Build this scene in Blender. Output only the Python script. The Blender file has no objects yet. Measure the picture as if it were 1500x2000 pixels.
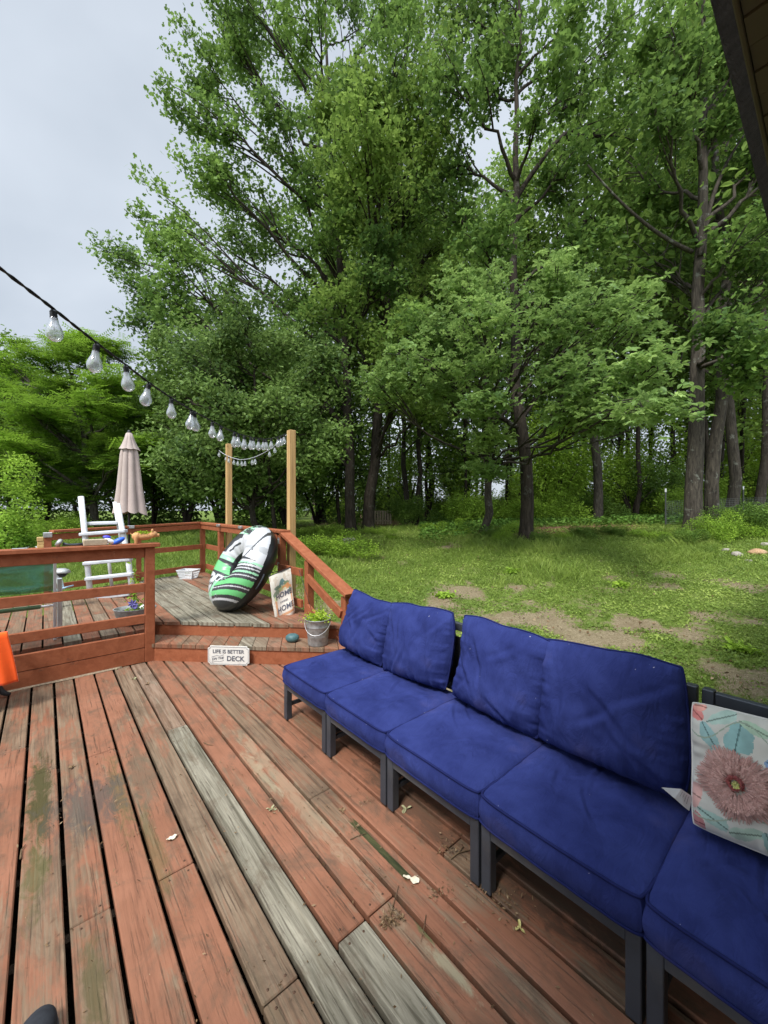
import bpy, bmesh, math, random
import numpy as np
from mathutils import Vector, Matrix
R = math.radians
sc = bpy.context.scene
COL = sc.collection
# ------------------------------------------------------------ camera, sky, sun, exposure
F, HZ, EYE = 770.0, 997.0, 1.51
cam = bpy.data.cameras.new('camera'); camo = bpy.data.objects.new('camera', cam); COL.objects.link(camo)
cam.sensor_fit = 'VERTICAL'; cam.sensor_height = 36; cam.sensor_width = 36
cam.lens = 36 * F / 2000; cam.shift_y = -0.0015
cam.clip_start = 0.05; cam.clip_end = 2000
camo.location = (0, 0, EYE); camo.rotation_euler = (R(90), 0, 0)
sc.camera = camo
SUN_EL, SUN_AZ = 54, -150          # degrees; azimuth from +Y towards +X
w = bpy.data.worlds.new('World'); sc.world = w; w.use_nodes = True
wn = w.node_tree.nodes; wl = w.node_tree.links; wn.clear()
def wnode(t, **k):
    n = wn.new(t)
    for a, v in k.items(): setattr(n, a, v)
    return n
tc = wnode('ShaderNodeTexCoord'); sky = wnode('ShaderNodeTexSky', sky_type='NISHITA')
sky.sun_disc = False; sky.sun_elevation = R(SUN_EL); sky.sun_rotation = R(SUN_AZ); sky.dust_density = 3
mp = wnode('ShaderNodeMapping'); mp.inputs['Scale'].default_value = (.8, .8, 1.3)
nz = wnode('ShaderNodeTexNoise'); nz.inputs['Scale'].default_value = 1.7; nz.inputs['Detail'].default_value = 5; nz.inputs['Roughness'].default_value = .5
nz.inputs['Distortion'].default_value = .4
cr = wnode('ShaderNodeValToRGB')
cr.color_ramp.elements[0].position = .36; cr.color_ramp.elements[0].color = (.330, .368, .415, 1)
cr.color_ramp.elements[1].position = .66; cr.color_ramp.elements[1].color = (.475, .515, .565, 1)
sx = wnode('ShaderNodeSeparateXYZ')
mr = wnode('ShaderNodeMapRange'); mr.inputs['From Min'].default_value = .79; mr.inputs['From Max'].default_value = 1.0
mr.inputs['To Min'].default_value = 10.0; mr.inputs['To Max'].default_value = 46.0
my = wnode('ShaderNodeMapRange'); my.inputs['From Min'].default_value = .15; my.inputs['From Max'].default_value = -.9   # unseen sky behind the camera, brightened to light the tree fronts
my.inputs['To Min'].default_value = 0.0; my.inputs['To Max'].default_value = 13.0
ad = wnode('ShaderNodeMath', operation='ADD')
sc1 = wnode('ShaderNodeVectorMath', operation='SCALE')
mx = wnode('ShaderNodeMix', data_type='RGBA'); mx.inputs[0].default_value = .88
bg = wnode('ShaderNodeBackground'); bg.inputs['Strength'].default_value = .1
wo = wnode('ShaderNodeOutputWorld')
wl.new(tc.outputs['Generated'], mp.inputs[0]); wl.new(mp.outputs[0], nz.inputs[0]); wl.new(nz.outputs[0], cr.inputs[0])
wl.new(tc.outputs['Generated'], sx.inputs[0]); wl.new(sx.outputs[2], mr.inputs[0])
wl.new(cr.outputs[0], sc1.inputs[0]); wl.new(sx.outputs[1], my.inputs[0]); wl.new(mr.outputs[0], ad.inputs[0]); wl.new(my.outputs[0], ad.inputs[1]); wl.new(ad.outputs[0], sc1.inputs['Scale'])
wl.new(sky.outputs[0], mx.inputs[6]); wl.new(sc1.outputs[0], mx.inputs[7]); wl.new(mx.outputs[2], bg.inputs[0]); wl.new(bg.outputs[0], wo.inputs[0])
sl = bpy.data.lights.new('sun', 'SUN'); sl.energy = 2.4; sl.angle = R(14); sl.color = (1, .97, .92)
so = bpy.data.objects.new('sun', sl); COL.objects.link(so)
sd = Vector((math.sin(R(SUN_AZ)) * math.cos(R(SUN_EL)), math.cos(R(SUN_AZ)) * math.cos(R(SUN_EL)), math.sin(R(SUN_EL))))
so.rotation_euler = sd.to_track_quat('Z', 'Y').to_euler(); so.location = sd * 30
sc.view_settings.view_transform = 'Standard'; sc.view_settings.look = 'None'; sc.view_settings.gamma = 1
sc.view_settings.exposure = 0.85; sc.view_settings.use_curve_mapping = False
cy = sc.cycles
cy.max_bounces = 7; cy.diffuse_bounces = 4; cy.glossy_bounces = 3; cy.transmission_bounces = 6; cy.transparent_max_bounces = 8
cy.use_denoising = True; cy.sample_clamp_indirect = 6

# ------------------------------------------------------------ helpers
RD = R(40.7)                                     # the deck is laid out at this angle: local x = across boards (b), local y = along boards (a)
U = np.array([-math.sin(RD), math.cos(RD)]); V = np.array([math.cos(RD), math.sin(RD)])
def D(b, a, z=0.0):
    p = V * b + U * a
    return (float(p[0]), float(p[1]), z)
def ray(x, y, Z):                                # point at depth Z seen at photo pixel x, y
    return np.array([(x - 750) / F * Z, Z, EYE - (y - HZ) * Z / F])
def tag(o, label=None, cat=None, group=None, kind=None):
    if label: o['label'] = label
    if cat: o['category'] = cat
    if group: o['group'] = group
    if kind: o['kind'] = kind
    return o
def thing(name, label, cat, loc=(0, 0, 0), rz=0.0, group=None):
    o = bpy.data.objects.new(name, None); COL.objects.link(o)
    o.location = loc; o.rotation_euler = (0, 0, rz); o.empty_display_size = .1
    return tag(o, label, cat, group)
def copy_tree(o, parent=None):
    c = o.copy(); COL.objects.link(c)
    if parent: c.parent = parent
    for ch in [x for x in o.children]: copy_tree(ch, c)
    return c
def link(name, me, mats=None, parent=None, loc=None, rz=None):
    o = bpy.data.objects.new(name, me); COL.objects.link(o)
    if mats:
        for m in (mats if isinstance(mats, (list, tuple)) else [mats]): me.materials.append(m)
    if parent: o.parent = parent
    if loc is not None: o.location = loc
    if rz is not None: o.rotation_euler = (0, 0, rz)
    return o
class MB:
    def __init__(s): s.v = []; s.f = []; s.m = []; s.sm = []; s.a = {}; s.n = 0
    def add(s, vs, fs, m=0, smooth=False, **attr):
        vs = np.asarray(vs, float); k = s.n
        s.v.append(vs); s.n += len(vs)
        for f in fs: s.f.append([i + k for i in f]); s.m.append(m); s.sm.append(smooth)
        for an in set(list(s.a) + list(attr)):
            l = s.a.setdefault(an, []); 
            while len(l) < len(s.f) - len(fs): l.append(0.0)
            l += [attr.get(an, 0.0)] * len(fs)
    def box(s, x0, x1, y0, y1, z0, z1, m=0, bev=0.0, M=None, **attr):
        if bev > 0:
            b = min(bev, (x1-x0)/2.1, (y1-y0)/2.1, (z1-z0)/2.1); vs = []; fs = []
            def V3(sx_, sy_, sz_, ax):
                o = [b, b, b]; o[ax] = 0
                return ((x0 + o[0]) if sx_ < 0 else (x1 - o[0]), (y0 + o[1]) if sy_ < 0 else (y1 - o[1]), (z0 + o[2]) if sz_ < 0 else (z1 - o[2]))
            idx = {}
            for a in (-1, 1):
                for c in (-1, 1):
                    for d in (-1, 1):
                        for ax in range(3): idx[(a, c, d, ax)] = len(vs); vs.append(V3(a, c, d, ax))
            for a in (-1, 1):
                fs.append([idx[(a, c, d, 0)] for c, d in ((-1,-1),(1,-1),(1,1),(-1,1))][::a])
                fs.append([idx[(c, a, d, 1)] for c, d in ((-1,-1),(-1,1),(1,1),(1,-1))][::a])
                fs.append([idx[(c, d, a, 2)] for c, d in ((-1,-1),(1,-1),(1,1),(-1,1))][::a])
            for a in (-1, 1):
                for c in (-1, 1):
                    fs.append([idx[(a,c,-1,0)], idx[(a,c,1,0)], idx[(a,c,1,1)], idx[(a,c,-1,1)]][::-a*c])
                    fs.append([idx[(a,-1,c,0)], idx[(a,-1,c,2)], idx[(a,1,c,2)], idx[(a,1,c,0)]][::-a*c])
                    fs.append([idx[(-1,a,c,1)], idx[(1,a,c,1)], idx[(1,a,c,2)], idx[(-1,a,c,2)]][::-a*c])
                    for d in (-1, 1): fs.append([idx[(a,c,d,0)], idx[(a,c,d,1)], idx[(a,c,d,2)]][::a*c*d])
        else:
            vs = [(x, y, z) for x in (x0, x1) for y in (y0, y1) for z in (z0, z1)]
            fs = [(0,1,3,2),(4,6,7,5),(0,4,5,1),(2,3,7,6),(0,2,6,4),(1,5,7,3)]
        vs = np.array(vs, float)
        if M is not None: vs = vs @ np.array(M)[:3, :3].T + np.array(M)[:3, 3]
        s.add(vs, fs, m, False, **attr)
    def beam(s, p, q, w, h, m=0, bev=.003, **attr):      # box of width w (horizontal) and height h from p to q
        p = Vector(p); q = Vector(q); d = q - p; L = d.length; x = d.normalized()
        up = Vector((0, 0, 1)) if abs(x.z) < .95 else Vector((0, 1, 0))
        y = up.cross(x).normalized(); z = x.cross(y)
        M = Matrix((x, y, z)).transposed().to_4x4(); M.translation = p
        s.box(0, L, -w/2, w/2, -h/2, h/2, m, bev, M, **attr)
    def tube(s, pts, rad, sides=8, m=0, cap=True, closed=False, **attr):
        P = np.asarray(pts, float); k = len(P)
        r = np.full(k, rad) if np.isscalar(rad) else np.asarray(rad, float)
        if closed: T = np.roll(P, -1, 0) - np.roll(P, 1, 0)
        else: T = np.gradient(P, axis=0)
        T /= np.linalg.norm(T, axis=1)[:, None] + 1e-9
        ref = np.array([0, 0, 1.0]) if abs(T[0][2]) < .9 else np.array([1.0, 0, 0])
        N = np.zeros_like(P); n = ref - T[0] * (ref @ T[0]); n /= np.linalg.norm(n)
        for i in range(k):
            n = n - T[i] * (n @ T[i]); n /= np.linalg.norm(n) + 1e-9; N[i] = n
        B = np.cross(T, N); an = np.arange(sides) * 2 * math.pi / sides
        vs = P[:, None] + r[:, None, None] * (np.cos(an)[None, :, None] * N[:, None] + np.sin(an)[None, :, None] * B[:, None])
        fs = []; kk = k if closed else k - 1
        for i in range(kk):
            j = (i + 1) % k
            for a in range(sides):
                b = (a + 1) % sides; fs.append((i*sides+a, i*sides+b, j*sides+b, j*sides+a))
        if cap and not closed: fs.append(tuple(range(sides))[::-1]); fs.append(tuple((k-1)*sides + a for a in range(sides)))
        s.add(vs.reshape(-1, 3), fs, m, True, **attr)
    def lathe(s, prof, sides=24, c=(0, 0, 0), m=0, sx=1, sy=1, M=None, **attr):
        vs = []; fs = []
        for r_, z in prof:
            for a in range(sides):
                t = a * 2 * math.pi / sides; vs.append((c[0] + r_*math.cos(t)*sx, c[1] + r_*math.sin(t)*sy, c[2] + z))
        for i in range(len(prof) - 1):
            for a in range(sides):
                b = (a+1) % sides; fs.append((i*sides+a, i*sides+b, (i+1)*sides+b, (i+1)*sides+a))
        vs = np.array(vs)
        if M is not None: vs = vs @ np.array(M)[:3, :3].T + np.array(M)[:3, 3]
        s.add(vs, fs, m, True, **attr)
    def prism(s, poly, z0, z1, m=0, **attr):
        k = len(poly); vs = [(x, y, z0) for x, y in poly] + [(x, y, z1) for x, y in poly]
        fs = [tuple(range(k))[::-1], tuple(range(k, 2*k))] + [(i, (i+1) % k, (i+1) % k + k, i + k) for i in range(k)]
        s.add(vs, fs, m, False, **attr)
    def grid(s, P, m=0, smooth=True, flip=False, **attr):
        a, b = P.shape[:2]; fs = []
        for i in range(a-1):
            for j in range(b-1):
                f = (i*b+j, (i+1)*b+j, (i+1)*b+j+1, i*b+j+1); fs.append(f[::-1] if flip else f)
        s.add(P.reshape(-1, 3), fs, m, smooth, **attr)
    def mesh(s, name):
        me = bpy.data.meshes.new(name); v = np.concatenate(s.v)
        me.from_pydata(v.tolist(), [], s.f)
        me.polygons.foreach_set('material_index', s.m); me.polygons.foreach_set('use_smooth', s.sm)
        for an, l in s.a.items():
            while len(l) < len(s.f): l.append(0.0)
            at = me.attributes.new(an, 'FLOAT', 'FACE'); at.data.foreach_set('value', np.array(l, np.float32))
        me.update(); return me
    def obj(s, name, mats, parent=None, loc=None, rz=None):
        return link(name, s.mesh(name), mats, parent, loc, rz)
def fast_mesh(name, verts, faces, face_attr=None, smooth=False):    # faces (n, k)
    me = bpy.data.meshes.new(name); n, k = faces.shape
    me.vertices.add(len(verts)); me.vertices.foreach_set('co', np.ascontiguousarray(verts, np.float32).ravel())
    me.loops.add(n*k); me.loops.foreach_set('vertex_index', np.ascontiguousarray(faces, np.int32).ravel())
    me.polygons.add(n); me.polygons.foreach_set('loop_start', np.arange(0, n*k, k, dtype=np.int32))
    try: me.polygons.foreach_set('loop_total', np.full(n, k, np.int32))
    except Exception: pass
    me.polygons.foreach_set('use_smooth', np.full(n, smooth))
    for an, l in (face_attr or {}).items():
        l = np.asarray(l, np.float32)
        if l.ndim == 2:
            at = me.attributes.new(an, 'FLOAT_COLOR', 'FACE'); at.data.foreach_set('color', np.c_[l, np.ones(n, np.float32)].ravel().astype(np.float32))
        else:
            at = me.attributes.new(an, 'FLOAT', 'FACE'); at.data.foreach_set('value', l)
    me.update(calc_edges=True); return me
def _h(ix, iy, iz, seed):
    n = (ix * 374761393 + iy * 668265263 + iz * 2147483647 + seed * 974634777).astype(np.int64)
    n = (n ^ (n >> 13)) * 1274126177; n = n ^ (n >> 16)
    return (n & 0xffffff) / float(0xffffff)
def vnoise(p, seed=0):
    p = np.asarray(p, float); i = np.floor(p).astype(np.int64); f = p - i; f = f*f*(3-2*f); r_ = 0
    for a in (0, 1):
        for b in (0, 1):
            for c in (0, 1):
                wgt = (f[..., 0] if a else 1-f[..., 0]) * (f[..., 1] if b else 1-f[..., 1]) * (f[..., 2] if c else 1-f[..., 2])
                r_ = r_ + wgt * _h(i[..., 0]+a, i[..., 1]+b, i[..., 2]+c, seed)
    return r_
def fbm(p, seed=0, o=4):
    p = np.asarray(p, float); r_ = 0; a = .5; t = 0
    for k in range(o): r_ = r_ + a * vnoise(p * 2**k, seed + k); t += a; a *= .5
    return r_ / t
def fb2(x, y, s=1.0, seed=0, o=4): return fbm(np.stack([np.asarray(x)*s, np.asarray(y)*s, np.zeros_like(np.asarray(x, float))], -1), seed, o)
def sstep(a, b, x): t = np.clip((x-a)/(b-a), 0, 1); return t*t*(3-2*t)

# ------------------------------------------------------------ materials
class NB:
    def __init__(s, name):
        s.mat = bpy.data.materials.new(name); s.mat.use_nodes = True; s.t = s.mat.node_tree; s.t.nodes.clear()
        s.co = None
    def n(s, t, **k):
        nd = s.t.nodes.new(t)
        for a, v in k.items(): setattr(nd, a, v)
        return nd
    def set(s, inp, v):
        if hasattr(v, 'is_output'): s.t.links.new(v, inp)
        elif isinstance(v, (tuple, list)) and len(v) == 3 and inp.type == 'RGBA': inp.default_value = (*v, 1)
        else: inp.default_value = v
    def obj(s):
        if s.co is None: s.co = s.n('ShaderNodeTexCoord').outputs['Object']
        return s.co
    def attr(s, name, out='Fac'): 
        a = s.n('ShaderNodeAttribute', attribute_name=name); return a.outputs[out]
    def map(s, vec, scale=(1, 1, 1), loc=(0, 0, 0), rot=(0, 0, 0)):
        m = s.n('ShaderNodeMapping'); s.set(m.inputs[0], vec); m.inputs['Scale'].default_value = scale; m.inputs['Location'].default_value = loc; m.inputs['Rotation'].default_value = rot
        return m.outputs[0]
    def noise(s, vec, scale=5, detail=4, rough=.5, dist=0.0, w=None):
        m = s.n('ShaderNodeTexNoise'); s.set(m.inputs['Vector'], vec); m.inputs['Scale'].default_value = scale; m.inputs['Detail'].default_value = detail
        m.inputs['Roughness'].default_value = rough; m.inputs['Distortion'].default_value = dist
        if w is not None: m.noise_dimensions = '4D'; s.set(m.inputs['W'], w)
        return m.outputs[0]
    def wave(s, vec, scale=5, dist=5, detail=3, dscale=1.0, direction='X'):
        m = s.n('ShaderNodeTexWave'); s.set(m.inputs['Vector'], vec); m.bands_direction = direction
        m.inputs['Scale'].default_value = scale; m.inputs['Distortion'].default_value = dist; m.inputs['Detail'].default_value = detail; m.inputs['Detail Scale'].default_value = dscale
        return m.outputs['Fac']
    def ramp(s, fac, *stops):
        m = s.n('ShaderNodeValToRGB'); s.set(m.inputs[0], fac); e = m.color_ramp.elements
        while len(e) < len(stops): e.new(.5)
        for el, (p, c) in zip(e, stops):
            el.position = p; el.color = (*c, 1) if isinstance(c, (tuple, list)) else (c, c, c, 1)
        return m.outputs[0]
    def mix(s, fac, a, b, mode='MIX'):
        m = s.n('ShaderNodeMix', data_type='RGBA', blend_type=mode); s.set(m.inputs[0], fac); s.set(m.inputs[6], a); s.set(m.inputs[7], b); return m.outputs[2]
    def math(s, op, a, b=None, clamp=False):
        m = s.n('ShaderNodeMath', operation=op, use_clamp=clamp); s.set(m.inputs[0], a)
        if b is not None: s.set(m.inputs[1], b)
        return m.outputs[0]
    def vmath(s, op, a, b=None):
        m = s.n('ShaderNodeVectorMath', operation=op); s.set(m.inputs[0], a)
        if b is not None: s.set(m.inputs[1], b)
        return m
    def sep(s, v): m = s.n('ShaderNodeSeparateXYZ'); s.set(m.inputs[0], v); return m.outputs
    def comb(s, x, y, z):
        m = s.n('ShaderNodeCombineXYZ'); s.set(m.inputs[0], x); s.set(m.inputs[1], y); s.set(m.inputs[2], z); return m.outputs[0]
    def bump(s, h, strength=.5, dist=.01):
        m = s.n('ShaderNodeBump'); s.set(m.inputs['Height'], h); m.inputs['Strength'].default_value = strength; m.inputs['Distance'].default_value = dist; return m.outputs[0]
    def bsdf(s, color, rough=.6, metal=0.0, spec=.5, normal=None, sheen=0, coat=0, trans=0, ior=1.5):
        m = s.n('ShaderNodeBsdfPrincipled'); s.set(m.inputs['Base Color'], color); s.set(m.inputs['Roughness'], rough); s.set(m.inputs['Metallic'], metal)
        s.set(m.inputs['Specular IOR Level'], spec); m.inputs['IOR'].default_value = ior
        if normal is not None: s.set(m.inputs['Normal'], normal)
        if sheen: m.inputs['Sheen Weight'].default_value = sheen; m.inputs['Sheen Roughness'].default_value = .5
        if coat: m.inputs['Coat Weight'].default_value = coat
        if trans: m.inputs['Transmission Weight'].default_value = trans
        return m.outputs[0]
    def out(s, sh): 
        o = s.n('ShaderNodeOutputMaterial'); s.t.links.new(sh, o.inputs[0]); return s.mat
def simple(name, col, rough=.5, metal=0.0, spec=.5, var=.15, scale=8, bump=.1, bd=.003, dirt=None, sheen=0):
    b = NB(name); o = b.obj(); n1 = b.noise(o, scale, 5, .6)
    c = b.mix(b.ramp(n1, (.3, 0.0), (.75, 1.0)), tuple(x*(1-var) for x in col), tuple(min(1, x*(1+var)) for x in col))
    if dirt:
        n2 = b.noise(o, scale*.6, 6, .7); c = b.mix(b.ramp(n2, (.52, 0.0), (.7, .8)), c, dirt)
    nm = b.bump(b.noise(o, scale*6, 4, .6), bump, bd)
    return b.out(b.bsdf(c, b.ramp(n1, (0, max(0, rough-.12)), (1, min(1, rough+.12))), metal, spec, nm, sheen))

def deck_material(name, special=False):
    b = NB(name); o = b.obj(); x, y, z = b.sep(o)
    bid = b.attr('bid'); ble = b.attr('bleach')
    off = b.math('MULTIPLY', bid, 37.0)
    vec = b.comb(b.math('MULTIPLY', x, 1.0), b.math('ADD', y, off), b.math('MULTIPLY', bid, 11.0))
    long = b.map(vec, (26, 1.1, 1)); fine = b.map(vec, (90, 2.2, 1)); mid = b.map(vec, (9, 1.5, 1))
    g1 = b.noise(long, 1.6, 6, .65, .8); g2 = b.noise(fine, 1.2, 5, .7, .4); g3 = b.noise(mid, 1.3, 5, .6, 1.2)
    wv = b.wave(b.map(vec, (16, .55, 1)), 1.1, 7, 3, 1.1)
    pn = b.noise(b.map(vec, (4.5, 1.4, 1)), 1.6, 7, .66, .6); pn2 = b.noise(b.map(vec, (20, 3.5, 1)), 2.2, 6, .7)
    blot = b.noise(o, 2.2, 6, .6)
    # paint
    paint = b.mix(b.ramp(b.noise(o, 3.0, 6, .65), (.3, 0.0), (.7, 1.0)), (.185, .072, .038), (.305, .132, .078))
    paint = b.mix(b.ramp(b.attr('bid'), (0, 0.0), (1, .45)), paint, (.26, .125, .076))
    paint = b.mix(b.ramp(g1, (.30, .6), (.48, 0.0)), paint, (.125, .055, .033))
    # bare weathered wood beneath
    wood = b.mix(b.ramp(g1, (.35, 0.0), (.65, 1.0)), (.065, .046, .028), (.235, .178, .118))
    wood = b.mix(b.ramp(wv, (.25, 0.0), (.8, .5)), wood, (.20, .125, .078))
    grey = b.mix(b.ramp(g1, (.33, 0.0), (.68, 1.0)), (.085, .075, .052), (.335, .305, .235))
    grey = b.mix(b.ramp(b.noise(b.map(vec, (7, 1.3, 1)), 1.5, 6, .65, .8), (.55, 0.0), (.68, .65)), grey, (.13, .105, .065))
    # wear: paint gone where noise + grain + per board wear are high
    wsum = b.math('ADD', b.math('MULTIPLY', pn, .62), b.math('MULTIPLY', g1, .25))
    wsum = b.math('ADD', wsum, b.math('MULTIPLY', pn2, .13))
    wsum = b.math('ADD', wsum, b.math('MULTIPLY', b.attr('wear'), .13))
    wear = b.ramp(wsum, (.515, 0.0), (.59, .85))
    c = b.mix(wear, paint, wood)
    c = b.mix(ble, c, grey)
    # fine dark checks along the grain
    chk = b.ramp(g2, (.36, 1.0), (.44, 0.0)); chk = b.math('MULTIPLY', chk, b.ramp(g3, (.40, .12), (.58, 1.0)))
    c = b.mix(b.math('MULTIPLY', chk, .75), c, (.055, .038, .026))
    kn = b.ramp(b.noise(b.map(vec, (14, 5, 1)), 1.4, 3, .5, 1.5), (.70, 0.0), (.76, .6)); c = b.mix(kn, c, (.10, .055, .034))
    # damp dirt, moss, pale marks; darker patches on the boards under the sofa
    dirt = b.ramp(b.noise(b.map(o, (2.6, 1.5, 1)), 2.4, 8, .72, .5), (.50, 0.0), (.66, .75)); c = b.mix(dirt, c, (.105, .072, .048))
    spk = b.ramp(b.noise(o, 60, 3, .6), (.66, 0.0), (.72, .6)); c = b.mix(b.math('MULTIPLY', spk, b.ramp(blot, (.45, 0.0), (.6, 1.0))), c, (.07, .05, .03))
    if special:
        nmo = b.noise(b.map(o, (9, 3.5, 1)), 2.0, 7, .72, .8)
        for cx, cy_, rx, ry, colr, k in ((-.02, 2.75, .060, .50, (.058, .052, .018), 1.0), (-.03, 2.2, .05, .26, (.08, .078, .026), .7), (.30, 2.55, .05, .42, (.10, .09, .032), .6), (.37, 2.05, .04, .36, (.11, .09, .035), .55),
                                        (.12, 1.55, .045, .2, (.08, .07, .028), .7), (.17, 2.55, .20, .3, (.07, .062, .055), .75), (1.016, .85, .022, .13, (.30, .26, .17), .9), (1.03, .97, .016, .06, (.10, .10, .04), .9), (.42, 2.65, .10, .4, (.11, .09, .06), .6),
                                        (.94, 2.2, .03, .35, (.30, .26, .17), .6), (1.0, 2.0, .05, .9, (.33, .27, .18), .45), (1.42, 1.45, .10, .5, (.07, .05, .035), .7), (1.50, .75, .14, .4, (.055, .04, .03), .7), (.5, .9, .05, .5, (.12, .09, .055), .55)):
            d = b.vmath('LENGTH', b.map(o, (1/rx, 1/ry, 0), (-cx/rx, -cy_/ry, 0))).outputs['Value']
            v = b.math('ADD', b.math('SUBTRACT', 1.0, d), b.math('MULTIPLY', b.math('SUBTRACT', nmo, .5), 3.2))
            c = b.mix(b.math('MULTIPLY', b.ramp(v, (.0, 0.0), (.55, 1.0)), min(1, k*.95)), c, colr)
        ax_ = b.math('ABSOLUTE', b.math('SUBTRACT', x, 1.132)); ay_ = b.math('ABSOLUTE', b.math('SUBTRACT', y, 1.36)); gm = b.math('MAXIMUM', b.math('DIVIDE', ax_, .016), b.math('DIVIDE', ay_, .215))
        gm = b.math('ADD', gm, b.math('MULTIPLY', b.math('SUBTRACT', nmo, .5), .5)); c = b.mix(b.ramp(gm, (.88, 1.0), (1.02, 0.0)), c, b.mix(b.ramp(nmo, (.4, 0.0), (.65, 1.0)), (.028, .032, .012), (.075, .075, .030)))
    hgt = b.math('ADD', b.math('MULTIPLY', g2, .5), b.math('MULTIPLY', g1, .6))
    hgt = b.math('SUBTRACT', hgt, b.math('MULTIPLY', chk, .8))
    nm = b.bump(hgt, .55, .004)
    ro = b.ramp(blot, (.35, .5), (.65, .85))
    return b.out(b.bsdf(c, ro, 0, .22, nm))
M_deck = deck_material('weathered red deck paint', True)
M_deck2 = deck_material('weathered red deck paint upper')
def rail_material():
    b = NB('red stained rail wood'); o = b.obj()
    g = b.noise(b.map(o, (5, 5, 5)), 3, 6, .65, .5); gf = b.noise(b.map(o, (3, 3, 40)), 2.5, 4, .6)
    c = b.mix(b.ramp(g, (.3, 0.0), (.72, 1.0)), (.225, .066, .027), (.350, .118, .055))
    c = b.mix(b.ramp(gf, (.58, 0.0), (.72, .5)), c, (.24, .08, .042))
    c = b.mix(b.ramp(b.noise(o, 9, 7, .75), (.62, 0.0), (.70, .7)), c, (.14, .062, .038))
    c = b.mix(b.ramp(b.noise(o, 28, 5, .7), (.67, 0.0), (.72, .5)), c, (.46, .36, .26))
    return b.out(b.bsdf(c, .65, 0, .25, b.bump(gf, .25, .003)))
M_rail = rail_material()
def pine():
    b = NB('raw pine'); o = b.obj()
    g = b.wave(b.map(o, (12, 12, .45)), 1.4, 5, 3, 1.0); n = b.noise(b.map(o, (30, 30, 1.0)), 2, 5, .6)
    c = b.mix(b.ramp(g, (.2, 0.0), (.9, 1.0)), (.42, .25, .095), (.53, .355, .16)); c = b.mix(b.ramp(n, (.45, 0.0), (.7, .75)), c, (.27, .155, .07))
    c = b.mix(b.ramp(b.noise(b.map(o, (9, 9, 4)), 1.5, 2), (.70, 0.0), (.75, .7)), c, (.20, .10, .04))
    return b.out(b.bsdf(c, .6, 0, .3, b.bump(n, .3, .002)))
M_pine = pine()
def fabric(name, col, fade, wr=1.0):
    b = NB(name); o = b.obj()
    n1 = b.noise(o, 3.2, 6, .62, .3); n2 = b.noise(o, 220, 2, .5); n3 = b.noise(b.map(o, (1, 1, 1), (3, 7, 1)), 5.5, 5, .6)
    c = b.mix(b.ramp(n1, (.32, 0.0), (.70, 1.0)), col, fade)
    c = b.mix(b.ramp(n3, (.60, 0.0), (.72, .35)), c, tuple(x*.62 for x in col))
    c = b.mix(b.ramp(b.noise(o, 2.6, 4, .55), (.60, 0.0), (.70, .13)), c, (.16, .12, .16))
    c = b.mix(b.ramp(b.noise(o, 45, 2, .5), (.775, 0.0), (.79, .7)), c, (.5, .5, .55))
    wr1 = b.noise(b.map(o, (1, 2.4, 1), (0, 0, 0), (0, 0, .5)), 5, 6, .66, 1.8)
    h = b.math('ADD', b.math('MULTIPLY', wr1, 1.3), b.math('MULTIPLY', n2, .03))
    return b.out(b.bsdf(c, .9, 0, .10, b.bump(h, .46*wr, .022)))
M_blue = fabric('blue outdoor canvas', (.015, .022, .102), (.034, .048, .185))
M_pipe = fabric('dark blue piping', (.009, .013, .065), (.016, .022, .10), .3)
M_frame = simple('charcoal powder coated metal', (.055, .063, .078), .5, .35, .5, .25, 6, .08, .001, (.10, .10, .10))
def sling():
    b = NB('black mesh sling'); o = b.obj()
    c = b.mix(b.ramp(b.noise(b.map(o, (1, 1, 1)), 350, 1), (.45, 0.0), (.55, 1.0)), (.006, .006, .007), (.03, .03, .032))
    return b.out(b.bsdf(c, .8, 0, .2))
M_sling = sling()
M_galv = simple('galvanised steel', (.36, .37, .37), .5, .6, .5, .35, 22, .25, .003, (.26, .26, .25))
M_alu = simple('brushed aluminium', (.62, .64, .67), .4, .6, .5, .12, 8, .05, .001)
M_whpl = simple('white resin', (.70, .72, .74), .45, 0, .5, .12, 6, .06, .002, (.45, .45, .43))
M_greypl = simple('pale grey resin', (.48, .50, .54), .5, 0, .4, .12, 8, .06, .002, (.33, .33, .33))
M_black = simple('black rubber', (.02, .02, .022), .55, 0, .5, .2, 10, .1, .001)
M_rustsc = simple('rusted screw', (.10, .055, .035), .6, .4, .3, .2, 30, .1, .001)
M_soil_underdeck = simple('dark soil and underdeck', (.045, .032, .022), .95, 0, .1, .4, 12, .8, .02)
M_zinc = simple('zinc hardware', (.55, .56, .57), .4, .8, .5, .2, 20, .1, .001)
M_umb = simple('faded pink beige canvas', (.42, .345, .315), .85, 0, .2, .12, 4, .2, .004, (.40, .33, .29), .2)
M_terra = simple('light terracotta', (.56, .29, .125), .7, 0, .3, .2, 14, .3, .003, (.40, .24, .12))
M_orange = simple('bright orange cloth', (.86, .10, .008), .85, 0, .2, .08, 6, .3, .006, None, .3)
M_bluepl = simple('blue plastic', (.02, .11, .62), .4, 0, .5, .15, 8, .1, .001)
M_teal = simple('teal stone', (.055, .13, .14), .5, 0, .4, .35, 14, .15, .002, (.10, .16, .15))
M_paleblock = simple('pale wood block', (.46, .38, .27), .8, 0, .2, .2, 12, .4, .004, (.3, .25, .18))
M_tan = simple('tan painted block', (.56, .40, .17), .7, 0, .2, .12, 12, .2, .002)
M_shoe = simple('dark grey shoe fabric', (.03, .033, .04), .85, 0, .2, .3, 30, .3, .002)
M_ink = simple('dark grey lettering', (.10, .105, .13), .8, 0, .2, .2, 30, .05, .001)
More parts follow.
